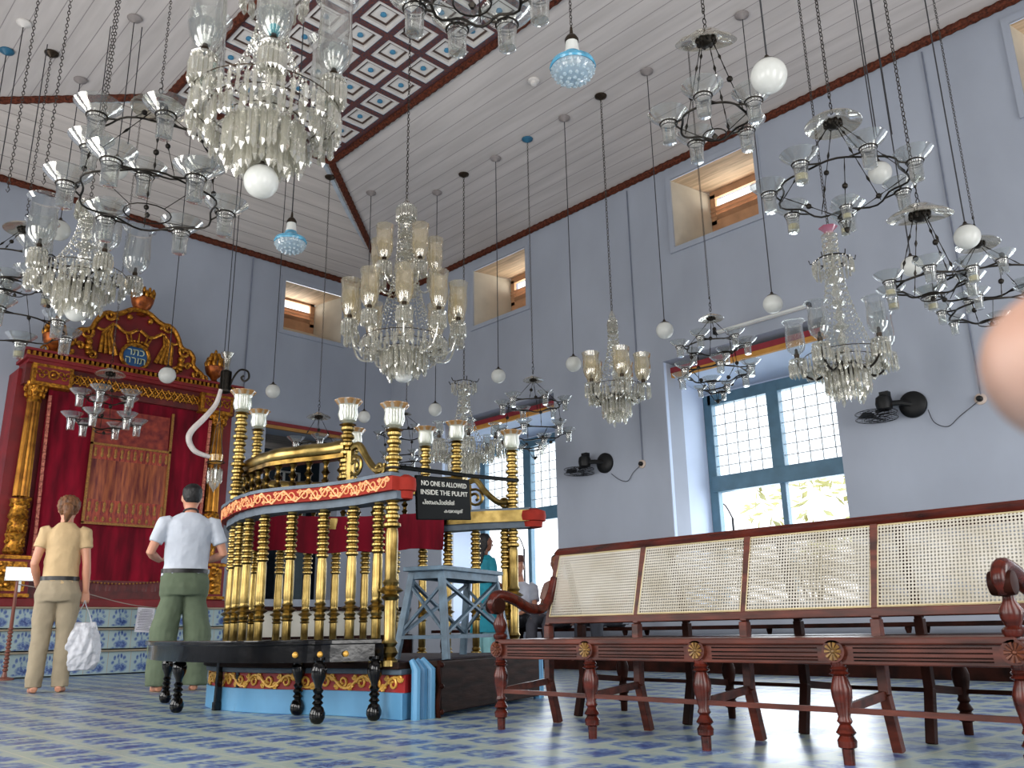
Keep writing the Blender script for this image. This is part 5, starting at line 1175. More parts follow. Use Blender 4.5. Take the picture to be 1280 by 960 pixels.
def socket(px, py, label):
    q = PX(px, py, XW); root = thing('wall_socket', (XW, q.y, q.z), label, 'socket', 'round wall sockets')
    rx = Matrix.Rotation(PI/2, 3, 'Y'); p = MB(); p.lathe([(.055, 0), (.055, .015), (.04, .022)], (0, 0, 0), 20); p.v = [tuple(rx @ Vector((a, b, -c))) for a, b, c in p.v]; p.build('back_plate', mat('socket_cream', '#b8a89c', .5), root)
    p = MB(); p.lathe([(.03, .02), (.028, .05), (.015, .06)], (0, 0, 0), 14); p.v = [tuple(rx @ Vector((a, b, -c))) for a, b, c in p.v]; p.build('plug', M_fan, root); return q
f1 = fan(757, 579, 'black wall fan with folded round guard left of the large window', 0); f2 = fan(1142, 506, 'black wall fan with folded round guard right of the large window', 0)
s1 = socket(803, 580, 'round cream wall socket with a black plug between fan and large window'); s2 = socket(1226, 499, 'round cream wall socket beside the fingertip')
for (a, b, px, lab) in ((f1, s1, ((764, 592), (775, 600), (785, 601), (792, 590), (803, 580)), 'thin black cord sagging from the left-hand fan to its socket'), (f2, s2, ((1160, 512), (1168, 528), (1185, 533), (1200, 520), (1226, 499)), 'thin black cord sagging from the right-hand fan to its socket')):
    pts = [PX(x, y, XW-.02) for x, y in px]; p = MB(); p.tube(crom(pts, 5), .004, 5); tag(p.build('fan_cord', M_wire), lab, 'cord')
A, B = PX(926, 410, XW-.05), PX(975, 388, XW-.05)
tl = thing('tube_light', (XW-.03, (A.y+B.y)/2, (A.z+B.z)/2), 'unlit white fluorescent tube fitting above the large window', 'lamp')
p = MB(); p.tube([(-.03, -.58, 0), (-.03, .58, 0)], .016, 10); p.build('glass_tube', M_white, tl); p = MB(); p.box((.005, 0, 0), (.04, 1.25, .04)); p.build('batten', M_cofw, tl, False, bevel=.004)
for s_ in (-1, 1): p = MB(); p.box((-.02, s_*.61, 0), (.06, .04, .05)); p.build('end_cap', M_fan, tl, False)
# ================================================================ PEOPLE
def section(c, rx, ry, n, yaw=0.0): return [(c[0]+rx*math.cos(a)*math.cos(yaw)-ry*math.sin(a)*math.sin(yaw), c[1]+rx*math.cos(a)*math.sin(yaw)+ry*math.sin(a)*math.cos(yaw), c[2]) for a in [2*PI*i/n for i in range(n)]]
def stack(mb, secs, n=20):
    """secs: (x, y, z, rx, ry)"""
    vs = []
    for x, y, z, rx, ry in secs: vs += section((x, y, z), rx, ry, n)
    m = len(secs); return mb.add(vs, [(k*n+i, k*n+(i+1) % n, (k+1)*n+(i+1) % n, (k+1)*n+i) for k in range(m-1) for i in range(n)]+[tuple(range(n))[::-1], tuple((m-1)*n+i for i in range(n))])
def finish(mb, name, m, parent, vox=.009, smooth=2, disp=None):
    o = mb.build(name, m, None); md = o.modifiers.new('r', 'REMESH'); md.mode = 'VOXEL'; md.voxel_size = vox; md.use_smooth_shade = True
    s = o.modifiers.new('s', 'SMOOTH'); s.iterations = smooth; s.factor = .5
    if disp:
        tx_ = bpy.data.textures.new('fold_'+name, 'CLOUDS'); tx_.noise_scale = disp[1]; d = o.modifiers.new('d', 'DISPLACE'); d.texture = tx_; d.strength = disp[0]; d.mid_level = .5
    bpy.context.view_layer.update(); dg = bpy.context.evaluated_depsgraph_get(); me = bpy.data.meshes.new_from_object(o.evaluated_get(dg)); o.modifiers.clear(); o.data = me
    me.polygons.foreach_set('use_smooth', [True]*len(me.polygons)); o.parent = parent; return o
def head(mb, c, s=1.0, yaw=0.0):
    """skull, face, nose, chin and ears; face looks along +y before yaw"""
    h = MB(); stack(h, [(0, .02, -.115, .03, .03), (0, .022, -.10, .045, .055), (0, .015, -.07, .06, .078), (0, .005, -.03, .070, .092), (0, 0, .01, .076, .098), (0, -.005, .05, .076, .098), (0, -.008, .085, .062, .082), (0, -.008, .108, .035, .05)], 18)
    h.tube([(0, .095, .005), (0, .118, -.03), (0, .1, -.042)], [.008, .016, .009], 6); h.ball((0, .088, -.062), .018, 8, 6, .5)
    for s_ in (-1, 1): h.ball((s_*.028, .088, .0), .013, 7, 5); h.lathe([(.001, -.03), (.012, -.02), (.014, .01), (.01, .03), (.001, .034)], (s_*.079, -.005, -.01), 8, sx=.55, sy=1.2)
    h.tube([(-.045, .09, .022), (0, .1, .024), (.045, .09, .022)], .009, 6)
    q = Matrix.Rotation(yaw, 3, 'Z'); mb.add([q @ (Vector(v)*s)+Vector(c) for v in h.v], h.f)
def hand(mb, w, d, palm_n, L=.17, curl=.5):
    """wrist point, direction of the fingers, palm normal; five separate bent fingers"""
    w, d, pn = Vector(w), Vector(d).normalized(), Vector(palm_n).normalized(); s = d.cross(pn).normalized()
    for k in range(4):
        o = (k-1.5)*.019; mb.tube([w+s*o*.6, w+s*o*.9+d*.045, w+s*o+d*.085], [.014, .0135, .011], 7)
        Lf = (.062, .074, .07, .055)[k]; p0 = w+s*o+d*.082; a1, a2 = curl*.7, curl*1.6
        p1 = p0+(d*math.cos(a1)+pn*math.sin(a1))*Lf*.5; p2 = p1+(d*math.cos(a2)+pn*math.sin(a2))*Lf*.5; mb.tube([p0, p1, p2], [.0095, .0088, .0075], 7)
    t0 = w+s*-.024+d*.02; t1 = t0+(d*.6-s*.7+pn*.3).normalized()*.035; t2 = t1+(d*.9-s*.15+pn*.4).normalized()*.03; mb.tube([w+d*.01, t0, t1, t2], [.013, .012, .0105, .008], 7)
def foot(mb, a, yaw, side=1):
    a = Vector(a); q = Matrix.Rotation(yaw, 3, 'Z'); f = MB()
    stack_ = [((0, -.055, .025), .026), ((0, -.02, .038), .034), ((0, .04, .036), .036), ((0, .10, .026), .036), ((0, .14, .018), .034)]
    f.tube([p for p, r in stack_], [r for p, r in stack_], 10)
    for k in range(5): x = side*(.03-.0155*k); L_ = .035-.004*k; f.tube([(x, .13-.006*k, .016), (x, .15+L_-.01*k, .011)], [.012-.001*k, .009-.0008*k], 7)
    f.tube([(0, -.01, .03), (0, -.018, .1)], [.036, .036], 10)
    mb.add([q @ Vector(v)+a for v in f.v], f.f)
def standing(root, skin, shirt, trousers, H, belt, hips=.165, waist=.13, shoulder=.20, bag=False, feet_dx=.10, arm_l=None, arm_r=None, short=.62):
    k = H/1.72
    def S(*v): return tuple(x*k for x in v)
    # body: head, neck, torso core, arms, hands, legs, feet in one surface
    b = MB(); head(b, S(0, .01, 1.605), k, 0)
    b.tube([S(0, -.01, 1.38), S(0, .0, 1.56)], [.058*k, .052*k], 12)
    stack(b, [S(0, 0, .86, hips*.85, .10), S(0, 0, 1.0, waist*.85, .09), S(0, 0, 1.2, .14, .095), S(0, -.005, 1.36, shoulder*.72, .085), S(0, -.005, 1.42, .10, .06), S(0, 0, 1.46, .05, .045)], 16)
    for sg, arm in ((-1, arm_l), (1, arm_r)):
        sh, el, wr, hd, pn = [Vector(S(*v)) for v in arm]
        b.tube([sh, sh+(el-sh)*.5, el, el+(wr-el)*.3, wr], [.047*k, .043*k, .036*k, .038*k, .026*k], 12); hand(b, wr, hd, pn, curl=1.5 if bag and sg > 0 else .7)
        hip = Vector(S(sg*.088, 0, .90)); kn = Vector(S(sg*(feet_dx*.95), .015, .49)); an = Vector(S(sg*feet_dx, -.01, .08))
        b.tube([hip, kn, kn+(an-kn)*.3, an], [.078*k, .053*k, .054*k, .036*k], 12); foot(b, Vector((an.x, an.y, 0)), sg*-.12, -sg)
    finish(b, 'body', skin, root, .0085, 2)
    # shirt
    s = MB(); stack(s, [S(0, .0, .915, waist*1.18+.012, .128), S(0, 0, 1.02, waist*1.08+.01, .12), S(0, .0, 1.12, waist*1.10+.012, .122), S(0, .0, 1.25, shoulder*.84, .127), S(0, -.006, 1.35, shoulder*.92, .118), S(0, -.01, 1.405, shoulder*.86, .098), S(0, -.012, 1.445, shoulder*.56, .075), S(0, -.006, 1.475, .068, .062)], 26)
    for sg, arm in ((-1, arm_l), (1, arm_r)):
        sh, el = Vector(S(*arm[0])), Vector(S(*arm[1])); c0 = Vector((sh.x*.78, sh.y, sh.z+.005)); e = sh+(el-sh)*short; s.tube([c0, sh, sh+(el-sh)*short*.5, e], [.062*k, .064*k, .06*k, .060*k], 14)
    finish(s, 'shirt', shirt, root, .009, 3, (.018, .09))
    t_ = MB(); stack(t_, [S(0, -.005, .77, hips*1.02+.012, .138), S(0, -.012, .84, hips*1.06+.012, .142), S(0, -.005, .93, waist*1.14+.014, .126), S(0, 0, .985, waist*1.06+.014, .118)], 26)
    for sg in (-1, 1):
        t_.tube([Vector(S(sg*.085, -.005, .86)), Vector(S(sg*.09, 0, .72)), Vector(S(sg*(feet_dx*.95), .01, .49)), Vector(S(sg*feet_dx, -.0, .26)), Vector(S(sg*(feet_dx+.003), -.005, .045))], [.1*k, .096*k, trousers[1]*1.06*k, trousers[1]*.98*k, trousers[1]*.94*k], 16)
    finish(t_, 'trousers', trousers[0], root, .0095, 3, (.022, .1))
    bt = MB(); n = 30; vs = [];
    for z in (.955, .99):
        for rr in (0, .008): vs += section(S(0, 0, z), (waist*1.09+.018+rr)*k, (.124+rr)*k, n)
    bt.add(vs, [(i, (i+1) % n, n+(i+1) % n, n+i) for i in range(n)]+[(n+i, n+(i+1) % n, 3*n+(i+1) % n, 3*n+i) for i in range(n)]+[(2*n+i, 3*n+i, 3*n+(i+1) % n, 2*n+(i+1) % n) for i in range(n)]+[(i, 2*n+i, 2*n+(i+1) % n, (i+1) % n) for i in range(n)])
    bt.build('belt', belt, root)
    return k
M_hairb = mat('light_brown_hair', '#6e4626', .6, var=.4, scale=40, stretch=(1, 1, .2), bump=.5); M_haird = mat('dark_hair', '#0e0b0a', .55, var=.4, scale=40, bump=.5)
# woman seen from behind
q = PZ(57, 866, 0)
wo = thing('person', (q.x, q.y, 0), 'woman seen from behind in sand shirt and khaki trousers, carrying a white bag', 'person', rz=math.radians(-18))
ht = 1.66
wr = (.265, .02, .80)
k = standing(wo, M_skin, mat('sand_cotton', '#c2a67c', .8, var=.06), (mat('khaki_twill', '#9a8c74', .85, var=.08), .074), ht, mat('black_belt', '#070606', .4), hips=.168, waist=.124, shoulder=.168, bag=True,
             arm_l=((-.158, -.01, 1.39), (-.218, -.02, 1.10), (-.18, .15, .93), (.25, .9, -.3), (0, 0, -1)), arm_r=((.158, -.01, 1.39), (.205, -.03, 1.10), (.222, .01, .86), (.02, .05, -1), (0, 1, 0)), short=.5)
h = MB(); stack(h, [(0, -.03, 1.545, .05, .035), (0, -.028, 1.585, .076, .062), (0, -.018, 1.63, .088, .09), (0, -.012, 1.67, .084, .096), (0, -.012, 1.705, .066, .08), (0, -.01, 1.728, .03, .04)], 18); h.v = [(a*k, b*k, c*k) for a, b, c in h.v]
h.v = [(a*1.12, b*1.08-.004, c) for a, b, c in h.v]; hr = finish(h, 'hair', M_hairb, wo, .008, 1, (.022, .018))
h = MB(); h.ball((0, -.135*k, 1.60*k), .046, 10, 8); h.tube([(0, -.14*k, 1.6*k), (.008, -.15*k, 1.55*k), (-.006, -.12*k, 1.47*k)], [.036, .042, .014], 9); finish(h, 'ponytail', M_hairb, hr, .006, 1, (.012, .015))
hb = Vector((.226*k, .012*k, .775*k)); yw = wo.rotation_euler.z
bagp = Vector((q.x, q.y, 0))+Matrix.Rotation(yw, 3, 'Z') @ hb
bagt = thing('plastic_bag', (bagp.x, bagp.y, bagp.z-.575), 'crumpled white plastic carrier bag hanging from the woman\'s right hand', 'bag', rz=yw)
b = MB(); stack(b, [(0, 0, .0, .10, .05), (0, 0, .05, .125, .065), (0, 0, .14, .125, .07), (0, 0, .24, .105, .055), (0, 0, .30, .085, .035)], 22); b.v = [(x*1.28, y*1.3, z*1.32) for x, y, z in b.v]; b.v = [(x+.012*math.sin(z*40+y*50), y+.012*math.sin(x*60+z*25), z) for x, y, z in b.v]
M_bag = mat('thin_white_plastic', '#c9cad0', .35, 0, .06, 14, .3); finish(b, 'bag_body', M_bag, bagt, .007, 1, (.02, .04))
for s_ in (-1, 1):
    b = MB(); b.tube(crom([(s_*.085, -.02, .35), (s_*.05, -.01, .46), (s_*.012, 0, .54), (s_*.003, 0, .585)], 5), [.028, .02, .016, .014, .012]+[.01]*11, 8, flat=.4); b.build('bag_handle', M_bag, bagt)
# man seen from behind
q = PZ(219, 864, 0)
ma = thing('person', (q.x, q.y, 0), 'man seen from behind in white T-shirt and baggy olive trousers, elbows bent', 'person', rz=math.radians(-16))
k = standing(ma, M_skin, mat('white_cotton', '#c6ccd6', .8, var=.03), (mat('olive_cotton', '#5c6852', .85, var=.1), .108), 1.73, mat('black_belt_b', '#070606', .4), hips=.178, waist=.158, shoulder=.225,
             arm_l=((-.205, -.01, 1.385), (-.30, -.03, 1.12), (-.20, .2, 1.08), (.6, .7, .1), (0, 0, 1)), arm_r=((.205, -.01, 1.385), (.30, -.03, 1.12), (.20, .2, 1.08), (-.6, .7, .1), (0, 0, 1)), short=.66, feet_dx=.14)
h = MB(); stack(h, [(0, -.045, 1.56, .055, .04), (0, -.03, 1.60, .078, .07), (0, -.02, 1.64, .084, .088), (0, -.014, 1.68, .081, .092), (0, -.012, 1.71, .06, .075), (0, -.01, 1.728, .03, .04)], 18); h.v = [(a*k, b*k, c*k) for a, b, c in h.v]; finish(h, 'hair', M_haird, ma, .008, 2, (.008, .015))
p = MB(); p.tube([( .06*math.cos(a)*k, (-.012+.055*math.sin(a))*k, (1.485-.02*math.sin(a))*k) for a in [2*PI*i/20 for i in range(20)]], .008, 6, closed=True); p.build('neck_strap', M_wire, ma)
# seated people on the wall bench
def seated(x, y, rz, skin, shirt, trous, haircol, label, hat=False, turn=0.0):
    r = thing('person', (x, y, .115), label, 'person', rz=rz)      # faces +y locally, seat height .355
    b = MB(); head(b, (0, .06, 1.12), 1.0, turn); b.tube([(0, .0, .9), (0, .04, 1.06)], [.055, .05], 12)
    stack(b, [(0, 0, .38, .16, .12), (0, .0, .5, .14, .1), (0, .0, .75, .155, .1), (0, .0, .88, .13, .08), (0, .01, .94, .05, .05)], 16)
    for s_ in (-1, 1):
        sh, el, wr_ = Vector((s_*.185, 0, .87)), Vector((s_*.24, .06, .62)), Vector((s_*.13, .28, .52)); b.tube([sh, el, wr_], [.045, .038, .027], 10); hand(b, wr_, (-s_*.3, .9, -.2), (0, 0, -1))
        kn, an = Vector((s_*.12, .44, .42)), Vector((s_*.13, .46, .08)); b.tube([(s_*.09, .02, .43), kn, an], [.085, .058, .036], 12); foot(b, (an.x, an.y, 0), s_*-.1, -s_)
    finish(b, 'body', skin, r, .0095, 2)
    s = MB(); stack(s, [(0, -.0, .37, .185, .145), (0, 0, .5, .168, .135), (0, 0, .7, .18, .13), (0, -.0, .84, .19, .11), (0, 0, .90, .12, .08), (0, .01, .93, .07, .06)], 22)
    for s_ in (-1, 1): s.tube([(s_*.15, 0, .87), (s_*.19, .0, .86), (s_*.23, .045, .68)], [.06, .064, .062], 12)
    finish(s, 'shirt', shirt, r, .01, 3, (.02, .09))
    t_ = MB(); t_.tube([(-.09, -.02, .44), (.09, -.02, .44)], .12, 12)
    for s_ in (-1, 1): t_.tube([(s_*.09, .0, .44), (s_*.12, .43, .43), (s_*.12, .46, .38), (s_*.13, .46, .10)], [.1, .078, .075, .062], 14)
    finish(t_, 'trousers', trous, r, .01, 3, (.02, .09))
    h = MB(); qq = Matrix.Rotation(turn, 3, 'Z'); stack(h, [(0, -.05, -.03, .055, .045), (0, -.03, .0, .079, .07), (0, -.02, .045, .083, .088), (0, -.012, .085, .072, .085), (0, -.01, .115, .035, .045)], 16); h.v = [tuple(qq @ Vector(v)+Vector((0, .06, 1.12))) for v in h.v]; finish(h, 'hair', haircol, r, .009, 2)
    if hat:
        h = MB(); stack(h, [(0, 0, .065, .09, .11), (0, 0, .075, .088, .108), (0, 0, .13, .086, .1), (0, 0, .15, .07, .085)], 20); h.tube([(0, .09, .07), (0, .15, .06)], [.05, .05], 10, flat=.15); h.v = [tuple(qq @ Vector(v)+Vector((0, .06, 1.12))) for v in h.v]; h.build('cap', mat('brown_cap', '#5a3428', .7), r)
    return r
seated(8.0, PX(650, 700, 8.0).y, PI/2+.3, M_skin, mat('white_shirt', '#c8ccd8', .8), mat('dark_trousers', '#1e2026', .8), M_haird, 'seated man in a brown cap and white shirt before the left-hand window', True, .5)
seated(8.02, PX(700, 715, 8.02).y, PI/2+.15, M_skin2, mat('rose_shirt', '#a07c70', .8), mat('grey_trousers', '#3a3a42', .8), M_haird, 'seated dark-haired person in a rose shirt beside the settee arm', False, .4)
seated(8.02, PX(765, 715, 8.02).y, PI/2, M_skin2, mat('grey_shirt', '#6c6f78', .8), mat('navy_trousers', '#20242e', .8), M_haird, 'person whose bare feet show under the settee, seated behind it')
# woman in teal standing behind the pulpit
q = PZ(607, 836, 0)
te = thing('person', (q.x, q.y, 0), 'woman with long dark hair in a teal tunic standing behind the pulpit balusters', 'person', rz=math.radians(-100))
k = 1.60/1.72
b = MB(); head(b, (0, .01*k, 1.605*k), k, 0); b.tube([(0, -.01, 1.28), (0, 0, 1.44)], [.05, .045], 12); stack(b, [(0, 0, .8, .14, .1), (0, 0, 1.1, .13, .09), (0, 0, 1.28, .14, .08), (0, 0, 1.35, .05, .04)], 16)
for s_ in (-1, 1):
    b.tube([(s_*.16, 0, 1.28), (s_*.2, .0, 1.02), (s_*.12, .2, .95)], [.04, .034, .025], 10); hand(b, (s_*.12, .2, .95), (-s_*.4, .9, 0), (0, 0, -1))
    b.tube([(s_*.08, 0, .8), (s_*.09, .01, .45), (s_*.09, 0, .08)], [.075, .05, .034], 10); foot(b, (s_*.09, 0, 0), -s_*.1, -s_)
finish(b, 'body', M_skin2, te, .009, 2); M_tealc = mat('teal_cloth', '#0f7f92', .75, var=.12)
s = MB(); stack(s, [(0, 0, .42, .22, .17), (0, 0, .6, .2, .15), (0, 0, .85, .17, .135), (0, 0, .98, .135, .11), (0, 0, 1.15, .155, .12), (0, 0, 1.27, .165, .1), (0, 0, 1.34, .08, .07)], 22)
for s_ in (-1, 1): s.tube([(s_*.14, 0, 1.28), (s_*.18, 0, 1.2), (s_*.2, 0, 1.06)], [.055, .056, .05], 12)
finish(s, 'tunic', M_tealc, te, .01, 3, (.025, .09))
s = MB()
for s_ in (-1, 1): s.tube([(s_*.085, 0, .7), (s_*.09, 0, .06)], [.09, .075], 12)
finish(s, 'trousers', mat('pale_teal_cloth', '#7fb0b4', .8), te, .011, 2)
h = MB(); stack(h, [(0, -.06, 1.1, .07, .03), (0, -.09, 1.25, .085, .05), (0, -.07, 1.4, .085, .06), (0, -.035, 1.46, .08, .075), (0, -.02, 1.52, .08, .09), (0, -.012, 1.57, .074, .088), (0, -.01, 1.605, .04, .05)], 18); finish(h, 'long_hair', M_haird, te, .009, 2, (.02, .05))
# ================================================================ SMALL THINGS BY THE STEPS
q = Vector((2.80, 11.1, 0)); b0 = PY(10, 812, 11.15); t0 = PY(27, 722, 11.15)
rp = thing('barrier_post', (b0.x, b0.y, 0), 'thin turned reddish wooden post in front of the tiled steps at left', 'post')
p = MB(); H_ = t0.z; pr = [(.10, 0), (.10, .02), (.03, .035), (.022, .08)]; z = .09
for i in range(12): pr += [(.018, z), (.03, z+.012), (.03, z+.022), (.018, z+.034)]; z += .04
pr += [(.02, z), (.018, H_)]; p.lathe(pr, (0, 0, 0), 12); p.build('turned_shaft', mat('red_brown_turned_wood', '#7a4434', .4), rp)
p = MB(); p.ball((0, 0, H_+.02), .028, 10, 8); p.build('knob', mat('red_brown_turned_wood_b', '#7a4434', .4), rp)
a = PY(104, 741, 11.1); c = PY(186, 759, 11.1); p = MB(); A = Vector((b0.x, 11.1, H_*.93)); pts = [A, PY(70, 738, 11.1), a, PY(150, 753, 11.1), c, PY(250, 765, 11.1)]; p.tube(crom(pts, 5), .006, 6); tag(p.build('barrier_rope', mat('grey_rope', '#8f8078', .7)), 'thin grey cord strung across in front of the ark steps', 'rope')
# bright ceiling-lamp like white lamp box on the post
q = PY(28, 714, 11.1); wl = thing('light_box', (q.x, q.y, q.z-.03), 'small bright white lamp at the foot of the left ark column', 'lamp'); p = MB(); p.box((0, 0, 0), (.3, .05, .13)); 
M_lit, t, b = nt('lit_white_diffuser'); b.inputs['Emission Color'].default_value = (.95, .98, 1, 1); b.inputs['Emission Strength'].default_value = 1.6; b.inputs['Base Color'].default_value = (.9, .9, .9, 1)
p.build('diffuser', M_lit, wl, False, bevel=.01); p = MB(); p.box((0, .035, 0), (.32, .03, .15)); p.box((0, .05, -.1), (.03, .03, .2)); p.build('housing', M_white, wl, False)
# notice sheet on the rope
q = PY(181, 775, 11.07); ns = thing('notice_sheet', tuple(q), 'white printed notice sheet hanging on the cord beside the man', 'notice'); W_, H_ = .21, .29
p = MB(); p.box((0, 0, 0), (W_, .003, H_)); p.build('paper', mat('notice_paper', '#c9c6cc', .7), ns, False)
p = MB(); zz = .12
for i in range(13): p.box((random.uniform(-.01, .01), -.003, zz), (W_*random.uniform(.6, .85), .001, .006)); zz -= .0195
p.build('printed_lines', mat('grey_print', '#56545e', .7), ns, False); ns.rotation_euler = (0, .06, 0)
# wall notices beyond the ark column
A = PY(285, 660, YW-.01); p = MB(); p.box((0, 0, 0), (.26, .012, .42)); o = p.build('framed_notice', mat('grey_notice', '#7a8088', .6), None, False, loc=(A.x, YW-.012, A.z)); tag(o, 'small grey framed notice on the wall just right of the ark', 'notice')
# ================================================================ OUTSIDE the windows
gd = MB(); gd.box((18, 5, -.3), (16, 34, .1)); struct('ground', gd, mat('pale_outdoor_ground', '#b0a888', .9))
q = PX(1012, 632, 15.0)
tr = thing('garden_shrub', (15, q.y, -.25), 'yellow-green shrub outside the large window', 'shrub'); rnd = random.Random(3); p = MB()
for i in range(260):
    a = rnd.uniform(0, 2*PI); ph = rnd.uniform(0, PI); rr = rnd.uniform(.7, 1)*1.0; c = Vector((rr*math.cos(a)*math.sin(ph), 1.4*rr*math.sin(a)*math.sin(ph), q.z+.1+.8*rr*math.cos(ph))); u = Vector((rnd.uniform(-1, 1), rnd.uniform(-1, 1), rnd.uniform(-.5, 1))).normalized()*.14; w_ = u.orthogonal().normalized()*.05
    p.add([c-u, c+w_, c+u, c-w_], [(0, 1, 2, 3)])
p.build('foliage', mat('yellow_green_leaves', '#e0dc9a', .7, var=.2, scale=3), tr, False); p = MB()
for i in range(5): p.tube([(0, 0, 0), (rnd.uniform(-.3, .3), rnd.uniform(-.4, .4), q.z-.5)], [.05, .02], 6)
p.build('stem', M_mahog2, tr)
for px, py, lab in ((915, 640, 'thin iron lamp standard outside the large window'), (655, 680, 'thin iron lamp standard outside the left-hand window')):
    q = PX(px, py, 12.5); p = MB(); p.tube([(0, 0, -.25), (0, 0, q.z-.1)], .02, 6); r = thing('garden_lamp', (12.5, q.y, 0), lab, 'lamp post'); p.build('pole', M_wire, r); p = MB(); p.tube(crom([(0, 0, q.z-.1), (0, .15, q.z+.15), (0, .35, q.z+.1)], 5), .012, 5); p.lathe([(.02, .0), (.08, -.1), (.05, -.2)], (0, .35, q.z+.1), 8); p.build('lamp_arm', M_wire, r)
# ================================================================ FINGERTIP over the edge of the lens
fgm, t, b = nt('pink_finger_skin'); b.inputs['Base Color'].default_value = rgb('#c08a78'); b.inputs['Roughness'].default_value = .5; b.inputs['Subsurface Weight'].default_value = .08; b.inputs['Subsurface Radius'].default_value = (.02, .006, .003); b.inputs['Subsurface Scale'].default_value = .3
tcx = N(t, 'ShaderNodeTexCoord'); nz = N(t, 'ShaderNodeTexNoise'); nz.inputs['Scale'].default_value = 60; lk(t, tcx.outputs['Object'], nz.inputs['Vector']); rr_ = ramp(t, [(.3, rgb('#94705f')), (.7, rgb('#ad8c7c'))]); lk(t, nz.outputs[0], rr_.inputs[0]); lk(t, rr_.outputs[0], b.inputs['Base Color'])
dist = .095; c0 = CAM+ray(1330, 455)*dist
fr_ = thing('person', tuple(c0), 'photographer\'s blurred pink fingertip at the right edge', 'person')
ax = (R2*1.0+U2*(-.05)+_f*(-.12)).normalized(); up_ = U2
p = MB(); P = [(Vector((0, 0, 0))+ax*s_) for s_ in (-.0085, -.0082, -.007, -.005, -.002, .002, .008, .016, .024, .032, .044, .056, .07)]
p.tube(P, [1.18*r_ for r_ in (.0008, .0022, .0042, .0060, .0076, .0086, .0090, .0090, .0086, .0092, .0096, .0092, .0105)], 24); P0 = P[-1]
for k_ in range(3):   # the other fingers and the back of the hand, out of the frame
    o_ = P0+ax*.01-up_*(.020*(k_+1)); p.tube([o_, o_-_f*.02-ax*.012, o_-_f*.028-ax*.03], [.0095, .009, .007], 12)
for k_ in range(4): o_ = P0-up_*(.020*k_); p.tube([o_+ax*.0, o_+ax*.04, o_+ax*.085-up_*(.03-.02*k_)*.2], [.011, .0125, .014], 12)
p.tube([P0+ax*.085-up_*.03, P0+ax*.15-up_*.03], [.03, .028], 14); p.tube([P0+ax*.08-up_*.07, P0+ax*.03-up_*.088, P0-up_*.085], [.014, .012, .009], 12)
o = finish(p, 'hand', fgm, fr_, .0016, 3)
p = MB()
nl = -ax*.002+up_*.0; 
vs = []
for i in range(7):
    for j in range(7):
        u = (i-3)/3; v = (j-3)/3; pos = ax*(-.0045+.006*(u+1)*.9)+up_*(v*.0055)+_f*(.0088*math.sqrt(max(0, 1-(v*.6)**2))-(.0035 if i == 0 else 0)); vs.append(pos)
p.add(vs, [(i*7+j, (i+1)*7+j, (i+1)*7+j+1, i*7+j+1) for i in range(6) for j in range(6)]); p.build('fingernail', mat('fingernail', '#d8a898', .25), fr_)
# ================================================================ CAMERA, LIGHT, RENDER
cam = bpy.data.cameras.new('camera'); co = bpy.data.objects.new('camera', cam); COL.objects.link(co); sc.camera = co
cam.sensor_width = 36; cam.sensor_fit = 'HORIZONTAL'; cam.lens = 36*FPX/1280; cam.clip_start = .01; cam.clip_end = 200
mw = Matrix((R2, U2, -_f)).transposed().to_4x4(); mw.translation = CAM; co.matrix_world = mw
cam.dof.use_dof = True; cam.dof.focus_distance = 5.5; cam.dof.aperture_fstop = cam.lens/1000/.0014
W = bpy.data.worlds.new('sky'); sc.world = W; W.use_nodes = True; t = W.node_tree; bg = t.nodes['Background']
tc = N(t, 'ShaderNodeTexCoord'); sx = N(t, 'ShaderNodeSeparateXYZ'); lk(t, tc.outputs['Generated'], sx.inputs[0])
r = ramp(t, [(0.0, (.22, .20, .18, 1)), (0.47, (.34, .32, .3, 1)), (0.5, (.95, .97, 1.0, 1)), (1.0, (.85, .92, 1.0, 1))])
m1 = N(t, 'ShaderNodeMath', operation='MULTIPLY_ADD'); m1.inputs[1].default_value = .5; m1.inputs[2].default_value = .5; lk(t, sx.outputs[2], m1.inputs[0]); lk(t, m1.outputs[0], r.inputs[0]); lk(t, r.outputs[0], bg.inputs[0])
bg.inputs[1].default_value = 2.2
def area(name, loc, rot, sx_, sy_, power, col=(1, 1, 1)):
    l = bpy.data.lights.new(name, 'AREA'); l.shape = 'RECTANGLE'; l.size = sx_; l.size_y = sy_; l.energy = power; l.color = col
    o = bpy.data.objects.new(name, l); COL.objects.link(o); o.location = loc; o.rotation_euler = rot; return o
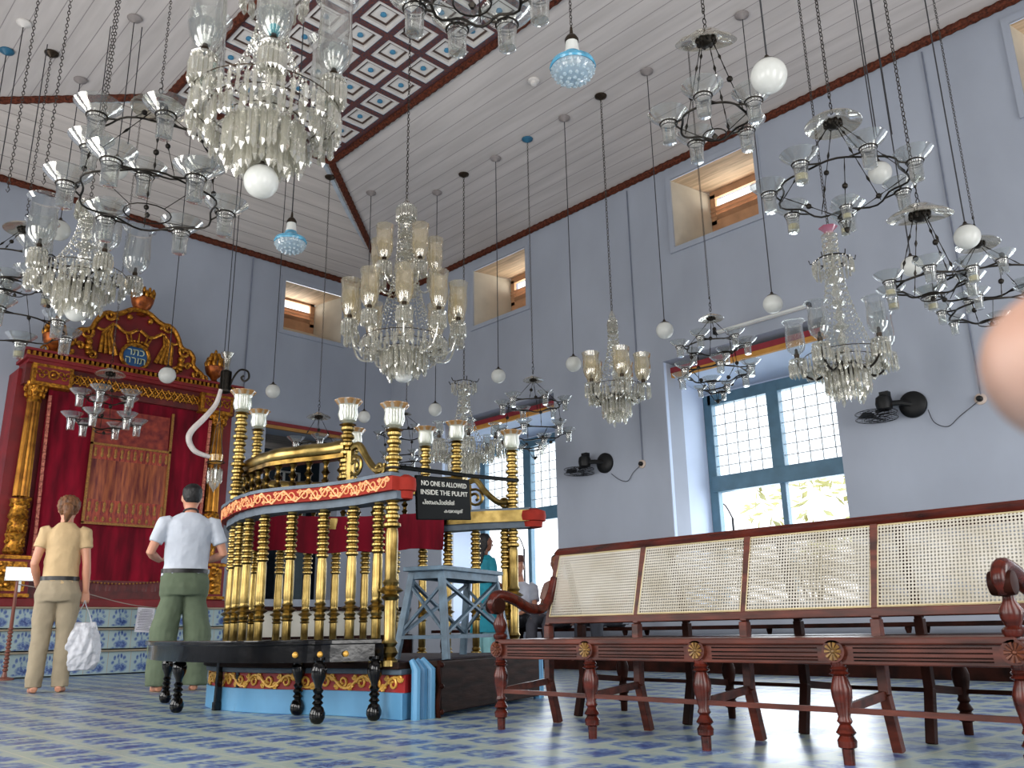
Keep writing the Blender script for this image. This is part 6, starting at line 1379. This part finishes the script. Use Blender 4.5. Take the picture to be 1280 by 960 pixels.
# the unseen side of the room: left wall and entrance wall with their windows
XLL, YBB = -1.35, -2.4
LH = [(-1.6, .6, .6, 3.9), (2.0, 4.2, .6, 3.9), (5.6, 7.8, .6, 3.9), (9.2, 11.4, .6, 3.9)]
w = MB()
for a, b, c, d in wallgrid(LH, YBB, YW, 0, ZW): w.add([(XLL, a, c), (XLL, b, c), (XLL, b, d), (XLL, a, d)], [(3, 2, 1, 0)])
struct('wall_left', w, M_wall)
BH = [(.6, 2.8, .1, 3.9), (5.2, 7.4, .1, 3.9)]
w = MB()
for a, b, c, d in wallgrid(BH, XLL, XW, 0, ZP+.1): w.add([(a, YBB, c), (b, YBB, c), (b, YBB, d), (a, YBB, d)], [(0, 1, 2, 3)])
struct('wall_front', w, M_wall)
w = MB(); w.add([(XLL, YBB, ZW), (XL, YBB, ZW), (XL, YW, ZW), (XLL, YW, ZW)], [(0, 1, 2, 3)]); w.add([(XL, YBB, ZW), (XW, YBB, ZW+.2), (XW, YB, ZW+.2), (XL, YB, ZW+.2)], [(0, 1, 2, 3)]); struct('ceiling_edge', w, M_plankY)
w = MB(); w.add([(XLL, YW, 0), (XL-.2, YW, 0), (XL-.2, YW, ZW), (XLL, YW, ZW)], [(0, 1, 2, 3)]); w.add([(XW, YBB, 0), (XW, -1.5, 0), (XW, -1.5, ZW), (XW, YBB, ZW)], [(0, 1, 2, 3)]); struct('wall_corner', w, M_wall)
for h in LH: area('window_daylight', (XLL-.35, (h[0]+h[1])/2, 2.2), (0, -PI/2-.2, 0), 3.2, 2.1, 170, (1, .97, .93))
for h in BH: area('doorway_daylight', ((h[0]+h[1])/2, YBB-.35, 2.0), (PI/2+.2, 0, 0), 2.1, 3.6, 190, (1, .97, .94))
for v in V: area('ventilator_daylight', (XW+TH+.02, (v[0]+v[1])/2, 5.93), (0, PI/2+.5, 0), .34, .9, 9, (1, .93, .82))
area('ventilator_daylight', ((VA[0]+VA[1])/2, YW+TH+.02, 5.93), (PI/2+.5, 0, PI), .9, .34, 9, (1, .93, .82))
area('far_room_daylight', (7, 14.9, 3.2), (PI/2, 0, 0), 1.5, .8, 5)
for h in (W1, W2, W3):
    area('window_daylight', (XW+TH+.3, (h[0]+h[1])/2, 2.0), (0, PI/2+.0, 0), 2.7, 1.9, 110, (.86, .93, 1))
sc.view_settings.view_transform = 'Standard'; sc.view_settings.look = 'None'; sc.view_settings.gamma = 1; sc.view_settings.exposure = -0.1; sc.view_settings.use_curve_mapping = False
sc.cycles.use_denoising = True; sc.cycles.transparent_max_bounces = 24; sc.cycles.max_bounces = 8; sc.cycles.glossy_bounces = 4; sc.cycles.diffuse_bounces = 4
sc.cycles.caustics_reflective = False; sc.cycles.caustics_refractive = False; sc.cycles.sample_clamp_indirect = 6
